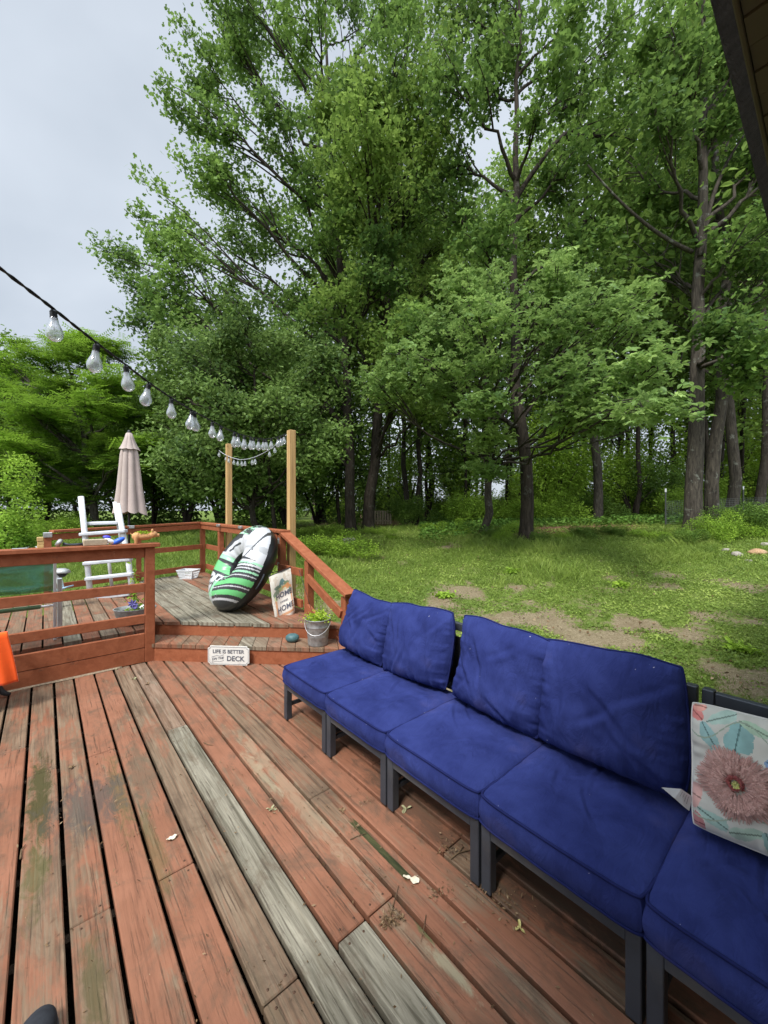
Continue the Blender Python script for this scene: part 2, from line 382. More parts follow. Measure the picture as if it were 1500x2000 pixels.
M_bulbcap = simple('black bulb socket', (.018, .018, .02), .5, 0, .4, .2, 30, .1, .001)
M_pool = simple('turquoise pool liner', (.035, .23, .24), .3, 0, .5, .3, 3, .1, .004, (.02, .12, .10))
M_greenbar = simple('green painted tube', (.13, .22, .12), .45, .1, .5, .2, 8, .1, .001)
M_rust = simple('stone', (.34, .31, .27), .9, 0, .2, .35, 6, .8, .02, (.16, .17, .12))
M_rock2 = simple('orange tinted stone', (.44, .28, .16), .9, 0, .2, .3, 7, .8, .02, (.3, .24, .16))
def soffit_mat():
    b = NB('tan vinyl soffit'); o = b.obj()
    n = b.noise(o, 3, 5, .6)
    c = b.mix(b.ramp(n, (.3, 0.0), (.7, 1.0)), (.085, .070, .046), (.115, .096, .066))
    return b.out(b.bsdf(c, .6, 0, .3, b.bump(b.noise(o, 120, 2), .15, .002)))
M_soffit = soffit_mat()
M_siding = simple('cream siding', (.52, .48, .40), .6, 0, .3, .08, 3, .1, .002)
M_shingle = simple('asphalt shingles', (.08, .075, .07), .9, 0, .2, .3, 30, .8, .01)
def sign_mat():
    b = NB('white enamel'); o = b.obj()
    c = b.mix(b.ramp(b.noise(o, 14, 7, .7), (.55, 0.0), (.7, .5)), (.66, .65, .61), (.42, .41, .38))
    return b.out(b.bsdf(c, .5, 0, .4))
M_sign = sign_mat()
def glass_bulb():
    b = NB('clear bulb glass')
    g = b.n('ShaderNodeBsdfGlossy'); g.inputs['Roughness'].default_value = .06; g.inputs['Color'].default_value = (.95, .97, 1, 1)
    t = b.n('ShaderNodeBsdfTransparent'); t.inputs['Color'].default_value = (.84, .86, .88, 1)
    d = b.n('ShaderNodeBsdfTranslucent'); d.inputs['Color'].default_value = (.8, .83, .86, 1)
    d2 = b.n('ShaderNodeBsdfDiffuse'); d2.inputs['Color'].default_value = (.75, .77, .8, 1)
    lw = b.n('ShaderNodeLayerWeight'); lw.inputs['Blend'].default_value = .35
    m0 = b.n('ShaderNodeMixShader'); m0.inputs[0].default_value = .5; b.t.links.new(d.outputs[0], m0.inputs[1]); b.t.links.new(d2.outputs[0], m0.inputs[2])
    m1 = b.n('ShaderNodeMixShader'); m1.inputs[0].default_value = .36; b.t.links.new(t.outputs[0], m1.inputs[1]); b.t.links.new(m0.outputs[0], m1.inputs[2])
    m2 = b.n('ShaderNodeMixShader'); b.t.links.new(lw.outputs['Facing'], m2.inputs[0]); b.t.links.new(m1.outputs[0], m2.inputs[1]); b.t.links.new(g.outputs[0], m2.inputs[2])
    return b.out(m2.outputs[0])
M_bulb = glass_bulb()
def glass_pane():
    b = NB('green tinted table glass')
    g = b.n('ShaderNodeBsdfGlossy'); g.inputs['Roughness'].default_value = .05; g.inputs['Color'].default_value = (.75, .85, .82, 1)
    t = b.n('ShaderNodeBsdfTransparent'); t.inputs['Color'].default_value = (.60, .76, .62, 1)
    d = b.n('ShaderNodeBsdfDiffuse'); b.set(d.inputs['Color'], b.mix(b.ramp(b.noise(b.map(b.obj(), (1, 1, 3.5)), 2.5, 3, .5, 1.0), (.45, 0.0), (.6, 1.0)), (.10, .22, .09), (.12, .42, .36)))  # turquoise streaks put into the colour imitate the pool showing in the glass
    m1 = b.n('ShaderNodeMixShader'); m1.inputs[0].default_value = .40; b.t.links.new(t.outputs[0], m1.inputs[1]); b.t.links.new(d.outputs[0], m1.inputs[2])
    m2 = b.n('ShaderNodeMixShader'); m2.inputs[0].default_value = .13; b.t.links.new(m1.outputs[0], m2.inputs[1]); b.t.links.new(g.outputs[0], m2.inputs[2])
    return b.out(m2.outputs[0])
M_glass = glass_pane()
def colattr(name, rough=.5, sheen=0, spec=.5, bump=0, bs=60, bd=.002, clean=False):
    b = NB(name); a = b.attr('col', 'Color'); o = b.obj()
    c = a if clean else b.mix(b.ramp(b.noise(o, 18, 5, .6), (.35, 0.0), (.8, .22)), a, (.30, .29, .27))
    nm = b.bump(b.noise(o, bs, 3, .6), bump, bd) if bump else None
    return b.out(b.bsdf(c, rough, 0, spec, nm, sheen))
def leaf_mat(name, c0, c1, c2, trans=.38, rough=.55, spec=.14):
    b = NB(name); t = b.attr('tint')
    c = b.ramp(t, (0.0, c0), (.55, c1), (1.0, c2))
    p = b.bsdf(c, rough, 0, spec)
    tr = b.n('ShaderNodeBsdfTranslucent'); b.set(tr.inputs[0], b.mix(.5, c, tuple(min(1, x*1.5) for x in c2)))
    m = b.n('ShaderNodeMixShader'); m.inputs[0].default_value = trans; b.t.links.new(p, m.inputs[1]); b.t.links.new(tr.outputs[0], m.inputs[2])
    return b.out(m.outputs[0])
L_oak = leaf_mat('oak leaves', (.042,.086,.022), (.098,.182,.040), (.22,.34,.078))
L_bright = leaf_mat('bright oak leaves', (.070,.130,.024), (.145,.235,.042), (.265,.375,.085))
L_hick = leaf_mat('hickory leaves', (0.08, 0.15, 0.038), (0.16, 0.265, 0.065), (0.32, 0.45, 0.13), .34, .5, .25)
L_dog = leaf_mat('dogwood leaves', (0.05, 0.095, 0.022), (0.125, 0.205, 0.042), (0.24, 0.35, 0.10), .32, .5, .2)
L_mim = leaf_mat('mimosa leaves', (0.065, 0.13, 0.018), (0.145, 0.26, 0.03), (0.25, 0.4, 0.045), .35)
L_wood = leaf_mat('woodland leaves', (.062,.125,.028), (.145,.245,.050), (.30,.43,.10), .35)
L_shrub = leaf_mat('undergrowth leaves', (.12,.21,.026), (.24,.38,.045), (.38,.54,.075), .3)
L_dark = leaf_mat('dark undergrowth leaves', (.050,.100,.018), (.105,.185,.032), (.20,.31,.055), .25)
L_ivy = leaf_mat('ivy leaves', (0.045, 0.105, 0.02), (0.1, 0.2, 0.032), (0.18, 0.31, 0.06), .2)
L_grass = leaf_mat('grass blades', (0.1, 0.165, 0.026), (0.2, 0.29, 0.05), (0.34, 0.43, 0.1), .3, .55, .3)
L_lime = leaf_mat('lime bedding leaves', (.16, .27, .02), (.28, .42, .03), (.45, .55, .08), .3)
L_dry = leaf_mat('dry leaves', (.085, .050, .025), (.20, .125, .065), (.38, .29, .18), .1, .7, .2)
def bark(name, c0, c1, lich=.5):
    b = NB(name); o = b.obj()
    n = b.noise(b.map(o, (9, 9, 1.6)), 1.8, 7, .7, .6); n2 = b.noise(o, 3.2, 6, .7)
    c = b.mix(b.ramp(n, (.33, 0.0), (.68, 1.0)), c0, c1)
    c = b.mix(b.math('MULTIPLY', b.ramp(n2, (.58, 0.0), (.64, 1.0)), lich), c, (.27, .29, .25))
    return b.out(b.bsdf(c, .9, 0, .15, b.bump(n, 1.0, .03)))
B_oak = bark('oak bark', (.012, .010, .008), (.062, .050, .038), .18)
B_grey = bark('grey lichened bark', (.022, .019, .016), (.100, .086, .068), .45)
def ground_mat():
    b = NB('lawn and bare earth'); o = b.obj(); d = b.attr('dirt'); l = b.attr('litter')
    f = b.noise(o, 28, 6, .7); f2 = b.noise(o, 5, 6, .65); peb = b.noise(o, 75, 3, .6)
    gr = b.mix(b.ramp(f, (.3, 0.0), (.7, 1.0)), (.060, .095, .018), (.155, .225, .042))
    gr = b.mix(b.ramp(f2, (.45, 0.0), (.7, .6)), gr, (.19, .22, .07))
    di = b.mix(b.ramp(f, (.3, 0.0), (.7, 1.0)), (.135, .105, .062), (.31, .25, .165))
    di = b.mix(b.ramp(peb, (.60, 0.0), (.68, .8)), di, (.46, .38, .29)); di = b.mix(b.ramp(peb, (.30, .7), (.36, 0.0)), di, (.09, .06, .04))
    di = b.mix(b.ramp(b.noise(o, 3.5, 7, .7), (.5, 0.0), (.66, .6)), di, (.16, .115, .07)); li = b.mix(b.ramp(b.noise(o, 22, 5, .7), (.35, 0.0), (.65, 1.0)), (.065, .038, .022), (.27, .165, .095))
    dm = b.math('ADD', d, b.math('MULTIPLY', b.math('SUBTRACT', b.noise(o, 9, 8, .75), .5), 2.4))
    c = b.mix(b.ramp(dm, (.34, 0.0), (.68, .95)), gr, di)
    lm = b.math('ADD', l, b.math('MULTIPLY', b.math('SUBTRACT', f2, .5), .8)); c = b.mix(b.ramp(lm, (.4, 0.0), (.6, 1.0)), c, li)
    return b.out(b.bsdf(c, .95, 0, .1, b.bump(f, .9, .03)))
M_ground = ground_mat()
#--STRUCT--
# ------------------------------------------------------------ the ground
def gz(x, y):
    x = np.asarray(x, float); y = np.asarray(y, float); r = np.sqrt(x*x + y*y)
    z = -.42 + 1.12 * sstep(3.5, 18, r) + .030 * np.clip(x, 0, 20) + .012 * np.clip(r - 18, 0, 40)
    bk = sstep(2, -3, y); z = z * (1 - bk) - .42 * bk
    return z + .05 * (fb2(x, y, .5, 3, 3) - .5) * sstep(3, 8, r)
def dirt_mask(x, y):
    x = np.asarray(x, float); y = np.asarray(y, float); b = V[0]*x + V[1]*y; a = U[0]*x + U[1]*y
    n = fb2(x, y, .55, 11, 4); n2 = fb2(x, y, 1.9, 17, 3)
    d = (n - .5) * 2.3 + (n2 - .5) * 2.4 + .27
    d += .75 * sstep(4.6, 2.6, b) * sstep(3.8, 1.5, a) + .25 * sstep(4.2, 2.6, b)*sstep(5, 3, a)
    d -= .45 * sstep(7.5, 10, np.hypot(x, y)); d -= .5 * sstep(-1.5, -3.5, x)
    return np.clip(d, 0, 1)
def litter_mask(x, y):
    x = np.asarray(x, float); y = np.asarray(y, float); r = np.hypot(x, y)
    e = np.exp(-(((x - 6.3)/3.6)**2 + ((y - 14.2)/1.5)**2) * 1.1) * 1.2 + np.exp(-(((x + 1.0)/3)**2 + ((y - 20)/2.0)**2)) * .8
    return np.clip(e + .75 * sstep(17, 22, r) * sstep(-6, -2, x) + (fb2(x, y, .7, 23) - .5) * .5 * sstep(9, 12, r), 0, 1)
k = np.arange(-150, 151); ax = np.sinh(k / 150 * 6.2) / math.sinh(6.2) * 400
gx = np.r_[ax[ax < -14], np.arange(-14, 15.01, .16), ax[ax > 15.2]]; gy = np.r_[ax[(ax < -3.1) & (ax > -90)], np.arange(-3, 22.01, .16), ax[ax > 22.3]]
X, Y = np.meshgrid(gx, gy, indexing='ij'); Z = gz(X, Y); ni, nj = X.shape
ii = (np.arange(ni-1)[:, None] * nj + np.arange(nj-1)[None]).ravel()
gf = np.stack([ii, ii + nj, ii + nj + 1, ii + 1], -1)
me = fast_mesh('ground', np.stack([X, Y, Z], -1).reshape(-1, 3), gf, smooth=True)
for nm, fn in (('dirt', dirt_mask), ('litter', litter_mask)):
    at = me.attributes.new(nm, 'FLOAT', 'POINT'); at.data.foreach_set('value', fn(X, Y).ravel().astype(np.float32))
tag(link('ground', me, M_ground), kind='structure')

# ------------------------------------------------------------ the deck
rnd = random.Random(7)
ZU, ZS = .315, .170
def main_deck():
    m = MB(); g = [-.084, .061, .197, .347, .494, .630, .767, .905, 1.045, 1.185, 1.325]
    while g[-1] < 2.42: g.append(g[-1] + .14)
    while g[0] > -3.4: g.insert(0, g[0] - .141)
    for i in range(len(g) - 1):
        b0, b1 = g[i] + .008, g[i+1] - .008; c = (b0+b1)/2
        if abs(c - .56) < .05: cuts = [(-.7, 1.15, 0), (1.15, 4.53, .12)]
        elif abs(c - .70) < .05: cuts = [(-.7, 3.02, 1), (3.02, 4.53, .55)]
        elif abs(c - .84) < .05: cuts = [(-.7, 1.15, 1), (1.15, 4.53, 0)]
        elif abs(c - .27) < .05 or abs(c + .01) < .05: cuts = [(-.7, 3.01, 0), (3.01, 4.53, 0)]
        elif abs(c - 1.115) < .05: cuts = [(-.7, 1.82, 0), (1.82, 3.4, 0), (3.4, 4.53, 0)]
        elif abs(c - 1.255) < .05: cuts = [(-.7, 3.02, 0), (3.02, 4.53, .25)]
        else:
            j = rnd.choice([1.15, 1.82, 2.42, 3.4]); cuts = [(-.7, j, 0), (j, 4.53, 0)]
        for a0, a1, bl in cuts:
            dz = rnd.uniform(-.002, .002); e = rnd.uniform(-.0015, .0015)
            if abs(c - 1.115) < .05 and a0 < 1.8 < a1 + .1:
                pass
            m.box(b0 + e, b1 + e, a0 + .0025, a1 - .0025, -.036 + dz, dz, 0, .004, bid=rnd.random(), bleach=bl * 1.0, wear=rnd.uniform(-.35, .75) if not (abs(c-.56) < .05) else .85)
            for jj in (a0 + .03, a1 - .03):               # screw heads
                for q in (b0 + .03, b1 - .03): m.lathe([(0, .0012), (.0042, .001), (.0045, -.001)], 8, (q, jj, dz + .0005), 1)
    return m
dm = main_deck()
tag(dm.obj('main_deck', [M_deck, M_rustsc], rz=RD), kind='structure')
m = MB()                                                # joists and underside, coloured dark so the board gaps read as shade
for a in np.arange(-.6, 4.6, .405): m.box(-3.4, 2.40, a - .019, a + .019, -.19, -.040)
m.box(2.405, 2.443, -.7, 4.2, -.20, -.002); m.box(-3.4, 2.40, 4.49, 4.53, -.40, -.04)
tag(m.obj('deck_joists', [M_soil_underdeck], rz=RD), kind='structure')
m = MB(); m.box(-3.4, 2.38, -.7, 4.4, -.36, -.34); m.box(-3.4, .78, 4.74, 7.0, .08, .10); m.box(.79, 2.27, 5.0, 7.3, .08, .10); tag(m.obj('dark_sheets_under_deck', [M_soil_underdeck], rz=RD), kind='structure')  # soil-coloured dark sheets added under the boards keep the gaps black like shade

def upper_deck():
    m = MB(); b = -3.4; p = .140
    b = .264 - p * 27
    while b < 2.33:
        b0, b1 = b + .007, b + p - .007; c = b + p/2
        def fr(x): return 4.580 if x < .80 else 5.73 - x
        def bk(x): return (7.36 + (x - .03) * .355) if x > .03 else 7.0
        bl = 1.0 if (1.16 < c < 1.84) or (.12 < c < .27) else (.35 if rnd.random() < .18 else 0)
        if b0 < .80 < b1: poly = [(b0, 4.58), (.797, 4.58), (.80, 4.93), (b1, fr(b1)), (b1, bk(b1)), (b0, bk(b0))]
        else: poly = [(b0, fr(b0)), (b1, fr(b1)), (b1, bk(b1)), (b0, bk(b0))]
        dz = rnd.uniform(-.003, .003); bd = rnd.random()
        if bl < 1 and c > -2:                          # a joint somewhere
            j = rnd.choice([5.2, 5.6, 6.3]) 
            m.prism([q if q[1] < j + .4 or q[1] < 5 else (q[0], j) for q in poly], ZU - .034 + dz, ZU + dz, bid=bd, bleach=bl, wear=rnd.uniform(-.3, .9))
            m.prism([(b0, j + .004), (b1, j + .004), (b1, bk(b1)), (b0, bk(b0))], ZU - .034 + dz, ZU + dz + .001, bid=rnd.random(), bleach=0, wear=rnd.uniform(-.3, .9))
        else: m.prism(poly, ZU - .034 + dz, ZU + dz, bid=bd, bleach=bl, wear=rnd.uniform(-.3, .9))
        b += p
    return m
tag(upper_deck().obj('upper_deck', [M_deck2], rz=RD), kind='structure')
m = MB()                                                # treads of the step, cut on the slant
t = np.array([.495, .867]); s_ = np.array([.7071, -.7071]); P0 = np.array([.80, 5.33 - .80]) - s_ * .10; L = .31
for i in range(18):
    q0 = P0 + s_ * (.144 * i + .003); q1 = P0 + s_ * (.144 * (i+1) - .003)
    if q1[0] > 2.33: break
    poly = [tuple(q0), tuple(q1), tuple(q1 + t*L), tuple(q0 + t*L)]
    m.prism(poly, ZS - .034, ZS + rnd.uniform(-.001, .002), bid=rnd.random(), bleach={7: .9, 8: .0, 9: .25}.get(i, 0.0) if i != 8 else .45, wear=rnd.uniform(-.2, .9))
tag(m.obj('deck_step', [M_deck2], rz=RD), kind='structure')
def diag_board(m, b0, b1, s, z0, z1, th=.038):
    n = np.array([.7071, .7071]) * th; A = np.array([b0, s - b0]); B = np.array([b1, s - b1])
    m.prism([tuple(A), tuple(B), tuple(B + n), tuple(A + n)], z0, z1)
m = MB(); diag_board(m, .835, 2.34, 5.345, -.001, .134); tag(m.obj('step_riser', [M_rail], rz=RD), kind='structure')
m = MB(); diag_board(m, .84, 2.32, 5.745, .171, .279); tag(m.obj('upper_riser', [M_rail], rz=RD), kind='structure')
m = MB(); m.box(2.325, 2.36, 4.0, 8.1, .10, .312); m.box(2.325, 2.36, 3.0, 4.0, -.1, .135)
m.box(-3.4, .76, 4.62, 4.66, 0, .28)
tag(m.obj('deck_rim', [M_rail], rz=RD), kind='structure')
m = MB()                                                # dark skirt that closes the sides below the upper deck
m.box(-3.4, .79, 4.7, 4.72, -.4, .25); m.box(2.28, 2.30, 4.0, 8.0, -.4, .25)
tag(m.obj('deck_skirt', [M_soil_underdeck], rz=RD), kind='structure')

# ------------------------------------------------------------ railings
def railing_left():
    t = thing('deck_railing', 'red stained front railing with wide cap and three boards, left of the step', 'railing', D(.80, 4.56), RD)
    def part(nm, *bx, bev=.004):
        m = MB(); m.box(*bx, 0, bev); return m.obj(nm, [M_rail], t)
    part('post', -.042, .042, -.042, .042, 0, 1.142)
    for b in (-2.2, -3.4): part('post', b-.042, b+.042, -.042, .042, 0, 1.142)
    part('cap_rail', -4.2, .085, -.075, .075, 1.144, 1.182)
    part('rail_beam', -4.2, -.044, -.020, .020, 1.040, 1.142)
    part('rail_board', -4.2, -.044, -.040, -.003, .700, .786)
    part('rail_board', -4.2, -.044, -.040, -.003, .388, .474)
    part('fascia_board', -4.2, -.044, -.036, .002, .147, .288)
    part('fascia_board', -4.2, -.044, -.034, .002, .001, .143)
    return t
railing_left()
def seg(t, nm, p, q, w, h, mat=M_rail, bev=.003):
    m = MB(); m.beam(p, q, w, h, 0, bev); return m.obj(nm, [mat], t)
t = thing('deck_railing', 'red stained railing along the right side, sloping down behind the sofa', 'railing', (0, 0, 0), RD)
def post(t, b, a, z0, z1, w=.084, nm='post'):
    m = MB(); m.box(b - w/2, b + w/2, a - w/2, a + w/2, z0, z1, 0, .004); o = m.obj(nm, [M_rail], t); return o
post(t, 2.33, 8.13, .1, 1.22); post(t, 2.33, 7.08, .1, 1.21); pc = post(t, 2.33, 4.74, .1, 1.19)
post(t, 2.345, 4.07, .0, .925); post(t, 2.36, 3.34, -.3, .62)
seg(t, 'top_rail', (2.34, 8.20, 1.262), (2.34, 4.66, 1.238), .15, .036)
seg(t, 'stair_rail', (2.345, 4.72, 1.232), (2.36, 3.26, .648), .15, .036)
seg(t, 'rail_beam', (2.30, 8.09, 1.20), (2.30, 4.79, 1.175), .036, .085)
for z in (.81, .425): seg(t, 'rail_board', (2.395, 8.1, z), (2.395, 4.72, z), .036, .088)
for z in (.785, .42): seg(t, 'rail_board', (2.275, 4.70, z), (2.275, 4.11, z), .036, .088)
seg(t, 'rail_board', (2.30, 4.03, .74), (2.31, 3.36, .44), .036, .088); seg(t, 'rail_board', (2.30, 4.03, .39), (2.31, 3.36, .13), .036, .088)
for a, z in ((4.755, 1.12), (4.755, .80)):
    m = MB(); m.box(2.284, 2.288, a - .035, a + .015, z - .04, z + .04); m.lathe([(0, .004), (.006, .003), (.007, 0)], 8, (2.283, a - .01, z + .015), 0)
    m.obj('metal_bracket', [M_zinc], t)
for a in (6.95, 5.95):
    m = MB(); m.box(2.225, 2.262, a - .05, a + .05, 1.235, 1.275, 0, .004); m.obj('metal_bracket', [M_zinc], t)
t = thing('deck_railing', 'red stained back railing behind the pool ladder, furthest from the sofa', 'railing', (0, 0, 0), RD)
A = (.03, 7.33); B = (2.26, 8.10)
post(t, A[0], A[1], .0, 1.16); post(t, 1.2, 7.74, .1, 1.18, .07)
seg(t, 'top_rail', (A[0] + .04, A[1], 1.212), (2.29, 8.13, 1.272), .15, .036)
seg(t, 'rail_beam', (A[0], A[1] - .03, 1.13), (2.28, 8.07, 1.20), .036, .09)
for z in (.80, .42): seg(t, 'rail_board', (A[0], A[1] - .05, z), (2.29, 8.06, z + .015), .036, .088)
m = MB(); m.box(A[0] - .05, A[0] + .05, A[1] - .06, A[1] + .03, 1.13, 1.20, 0, .004); m.obj('metal_bracket', [M_zinc], t)
m = MB(); m.box(1.02, 1.12, 7.60, 7.64, 1.215, 1.262, 0, .004); m.obj('metal_bracket', [M_zinc], t)

# ------------------------------------------------------------ pergola posts
for b, a, z, lb in ((2.475, 4.76, 2.57, 'tall raw pine post nearer the sofa, outside the corner of the deck'), (2.475, 7.10, 2.69, 'tall raw pine post further away, behind the inflatable tube')):
    m = MB(); m.box(-.0445, .0445, -.0445, .0445, -.45, z, 0, .004)
    tag(m.obj('wooden_post', [M_pine], None, D(b, a), RD), lb, 'post', 'pine posts for the string lights')

# ------------------------------------------------------------ the house whose eave shows top right
t = thing('house', 'house with tan ribbed soffit under its eave, at the upper right', 'house', (0, 0, 0), RD)
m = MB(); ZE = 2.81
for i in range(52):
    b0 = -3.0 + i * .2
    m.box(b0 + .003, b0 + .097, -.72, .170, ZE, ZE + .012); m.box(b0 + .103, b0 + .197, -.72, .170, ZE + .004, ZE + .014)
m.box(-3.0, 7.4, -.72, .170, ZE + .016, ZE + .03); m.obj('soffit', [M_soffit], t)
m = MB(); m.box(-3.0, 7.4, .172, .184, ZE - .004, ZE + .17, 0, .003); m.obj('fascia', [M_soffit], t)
m = MB(); m.box(-3.0, 7.4, -.92, -.74, -.4, ZE + .01); m.obj('wall', [M_siding], t)
m = MB(); m.add([(-3.1, .25, ZE + .18), (7.5, .25, ZE + .18), (7.5, -4, ZE + 2.2), (-3.1, -4, ZE + 2.2), (-3.1, .25, ZE + .21), (7.5, .25, ZE + .21), (7.5, -4, ZE + 2.24), (-3.1, -4, ZE + 2.24)],
                [(0,1,2,3), (4,7,6,5), (0,4,5,1), (2,6,7,3), (0,3,7,4), (1,5,6,2)]); m.obj('roof', [M_shingle], t)

# ------------------------------------------------------------ sofa
def seat_cushion(w_, d_, h, seed, parent, loc):
    # local x = depth (front at 0), y = width
    n = 64; u = np.linspace(-1, 1, n); Uu, Vv = np.meshgrid(u, u, indexing='ij')
    def outline(Uu, Vv, k=1.0):
        x = Uu * (1 - .045 * np.abs(Vv)**9); y = Vv * (1 - .045 * np.abs(Uu)**9); return x * d_/2 * k, y * w_/2 * k
    x, y = outline(Uu, Vv)
    e = (1 - np.abs(Uu)**3.2)**.55 * (1 - np.abs(Vv)**3.2)**.55
    q = np.stack([x, y, x*0 + seed*3.1], -1)
    wr = (fbm(q * 7, seed, 3) - .5) * .030 + (fbm(q * np.array([4, 11, 1]) + fbm(q*5, seed+9, 2)[..., None]*2, seed + 5, 3) - .5) * .034
    for k_ in range(5):                                   # a few real creases
        r_ = np.random.default_rng(seed * 10 + k_); cx, cy_, an, ln = r_.uniform(-.18, .2), r_.uniform(-.2, .2), r_.uniform(-.9, .9), r_.uniform(.05, .13)
        dx, dy = x - cx, y - cy_; al_ = dx*math.cos(an) + dy*math.sin(an); ac = -dx*math.sin(an) + dy*math.cos(an) + .9*al_**2
        wr += (.009*np.exp(-((ac-.010)/.010)**2) - .010*np.exp(-(ac/.008)**2)) * np.exp(-(al_/ln)**2)
    sag = -.016 * np.exp(-((x + .02)**2 + (y - .03)**2) / .03)
    zt = h * .76 + .032 * e + (wr + sag) * e
    zt = zt + .007 * (fbm(q * 3 + 7, seed + 2, 2) - .5)
    m = MB(); top = np.stack([x, y, zt], -1); m.grid(top, 0)
    # side band with bulge, following the boundary
    def ring(P): return np.concatenate([P[:-1, 0], P[-1, :-1], P[:0:-1, -1], P[0, :0:-1]])
    rt = ring(top); k = 9; K = len(rt); rows = []
    cxy = rt[:, :2]; nn = cxy / (np.linalg.norm(cxy, axis=1)[:, None])
    for j in range(k):
        f = j/(k-1); bul = .014 * math.sin(math.pi * f); p = rt.copy(); p[:, 2] = rt[:, 2] * (1 - f) + .004 * f
        sq = np.stack([np.arange(K) * .05, np.full(K, f * 1.4), np.full(K, seed * 2.0)], -1)
        bb = bul + (fbm(sq * np.array([2.2, 1, 1]), seed + 7, 3) - .5) * .016 * math.sin(math.pi*f)
        p[:, :2] = cxy + nn * bb[:, None]; rows.append(p)
    rows = np.array(rows + []); rows = np.concatenate([rows, rows[:, :1]], 1); m.grid(rows, 0)
    m.grid(np.stack([x, y, x*0 + .004], -1), 0, flip=True)
    o = m.obj('seat_cushion', [M_blue], parent, loc)
    m = MB(); pr = rt + np.c_[nn * .001, np.full(K, .001)]; m.tube(pr, .0055, 6, closed=True)
    pr2 = rows[-2][:-1] + np.c_[nn * .002, np.full(K, -.004)]; m.tube(pr2, .005, 6, closed=True)
    m.obj('piping', [M_pipe], o)
    return o
def pillow_shape(w_, h_, T, seed, n=72, wr=1.0, pinch=.05, p=2.6):
    u = np.linspace(-1, 1, n); Uu, Vv = np.meshgrid(u, u, indexing='ij')
    x = Uu * w_/2 * (1 - pinch * (1 - Vv**2) * np.abs(Uu)**2) ; z = Vv * h_/2 * (1 - pinch * (1 - Uu**2) * np.abs(Vv)**2)
    cr = 1 - .075 * (np.abs(Uu) * np.abs(Vv))**3.2; x = x * cr; z = z * cr
    e = np.clip(1 - np.abs(Uu)**p, 0, 1)**.5 * np.clip(1 - np.abs(Vv)**p, 0, 1)**.5
    out = []
    for sgn in (1, -1):
        q = np.stack([x, z, x*0 + seed*5.3 + sgn], -1)
        soft = (fbm(q * 6, seed, 3) - .5) * .055 + (fbm(q * np.array([16, 5, 1]), seed + 4, 3) - .5) * .022
        edge_u = np.exp(-((1 - np.abs(Uu)) / .16)**1.2); edge_v = np.exp(-((1 - np.abs(Vv)) / .16)**1.2)
        rip = (vnoise(np.stack([z * 55, x*6, x*0 + seed], -1), seed) - .5) * edge_u * .045 + (vnoise(np.stack([x * 55, z*6, x*0 + seed + 3], -1), seed) - .5) * edge_v * .045
        cre = 0 * x
        for k_ in range(6):
            r_ = np.random.default_rng(seed * 10 + k_); cx, cy_, an, ln = r_.uniform(-.2, .2), r_.uniform(-.2, .15), r_.uniform(.5, 2.6), r_.uniform(.05, .13)
            dx, dy = x - cx, z - cy_; al_ = dx*math.cos(an) + dy*math.sin(an); ac = -dx*math.sin(an) + dy*math.cos(an) + .8*al_**2
            cre = cre + (.008*np.exp(-((ac-.02)/.02)**2) - .010*np.exp(-(ac/.014)**2)) * np.exp(-(al_/ln)**2)
        y = sgn * (T/2) * e + sgn * (soft + rip + cre) * wr * e**.35
        out.append(np.stack([x, y, z], -1))
    return out
def sag_fn(P, seed, w_, h_):                        # slumped outline
    P = P.copy(); f = (P[..., 2] / h_ + .5)
    P[..., 2] += .03 * (fbm(np.stack([P[..., 0]*4, P[..., 0]*0, P[..., 0]*0 + seed], -1), seed, 2) - .5) * f * 1.3
    P[..., 0] += .014 * np.sin(P[..., 2] * 9 + seed); P[..., 2] -= f * .020 * np.sin(P[..., 0] / w_ * 2 + seed); P[..., 1] *= 1.25 - .45*f; return P
def back_cushion(w_, h_, T, seed, parent, loc, lean, yaw=0, roll=0):
    fr, bk = pillow_shape(w_, h_, T, seed); fr = sag_fn(fr, seed, w_, h_); bk = sag_fn(bk, seed, w_, h_)
    # pillow plane spans local x,z with normal y -> turn so that width is along parent's y and normal faces -x
    M = (Matrix.Rotation(lean, 4, 'Y') @ Matrix.Rotation(yaw, 4, 'Z') @ Matrix.Rotation(roll, 4, 'X') @ Matrix.Rotation(R(90), 4, 'Z'))
    A = np.array(M.to_3x3())
    m = MB(); m.grid(fr @ A.T, 0); m.grid(bk @ A.T, 0, flip=True); o = m.obj('back_cushion', [M_blue], parent, loc)
    rt = np.concatenate([fr[:-1, 0], fr[-1, :-1], fr[:0:-1, -1], fr[0, :0:-1]]) @ A.T
    m = MB(); m.tube(rt * 1.004, .0055, 6, closed=True); m.obj('piping', [M_pipe], o)
    return o
A0 = 2.648; PW = .5695; LB = 1.318
labels = ['blue cushioned sofa section at the far end of the row, beside the step',
          'blue cushioned sofa section second from the far end, small pale stain on its seat',
          'blue cushioned sofa section in the middle, creased seat, beside the gap between backs',
          'blue cushioned sofa section with the widest, darkest back cushion and blotched seat',
          'blue cushioned sofa section nearest the camera, without a back cushion, bare frame rail behind']
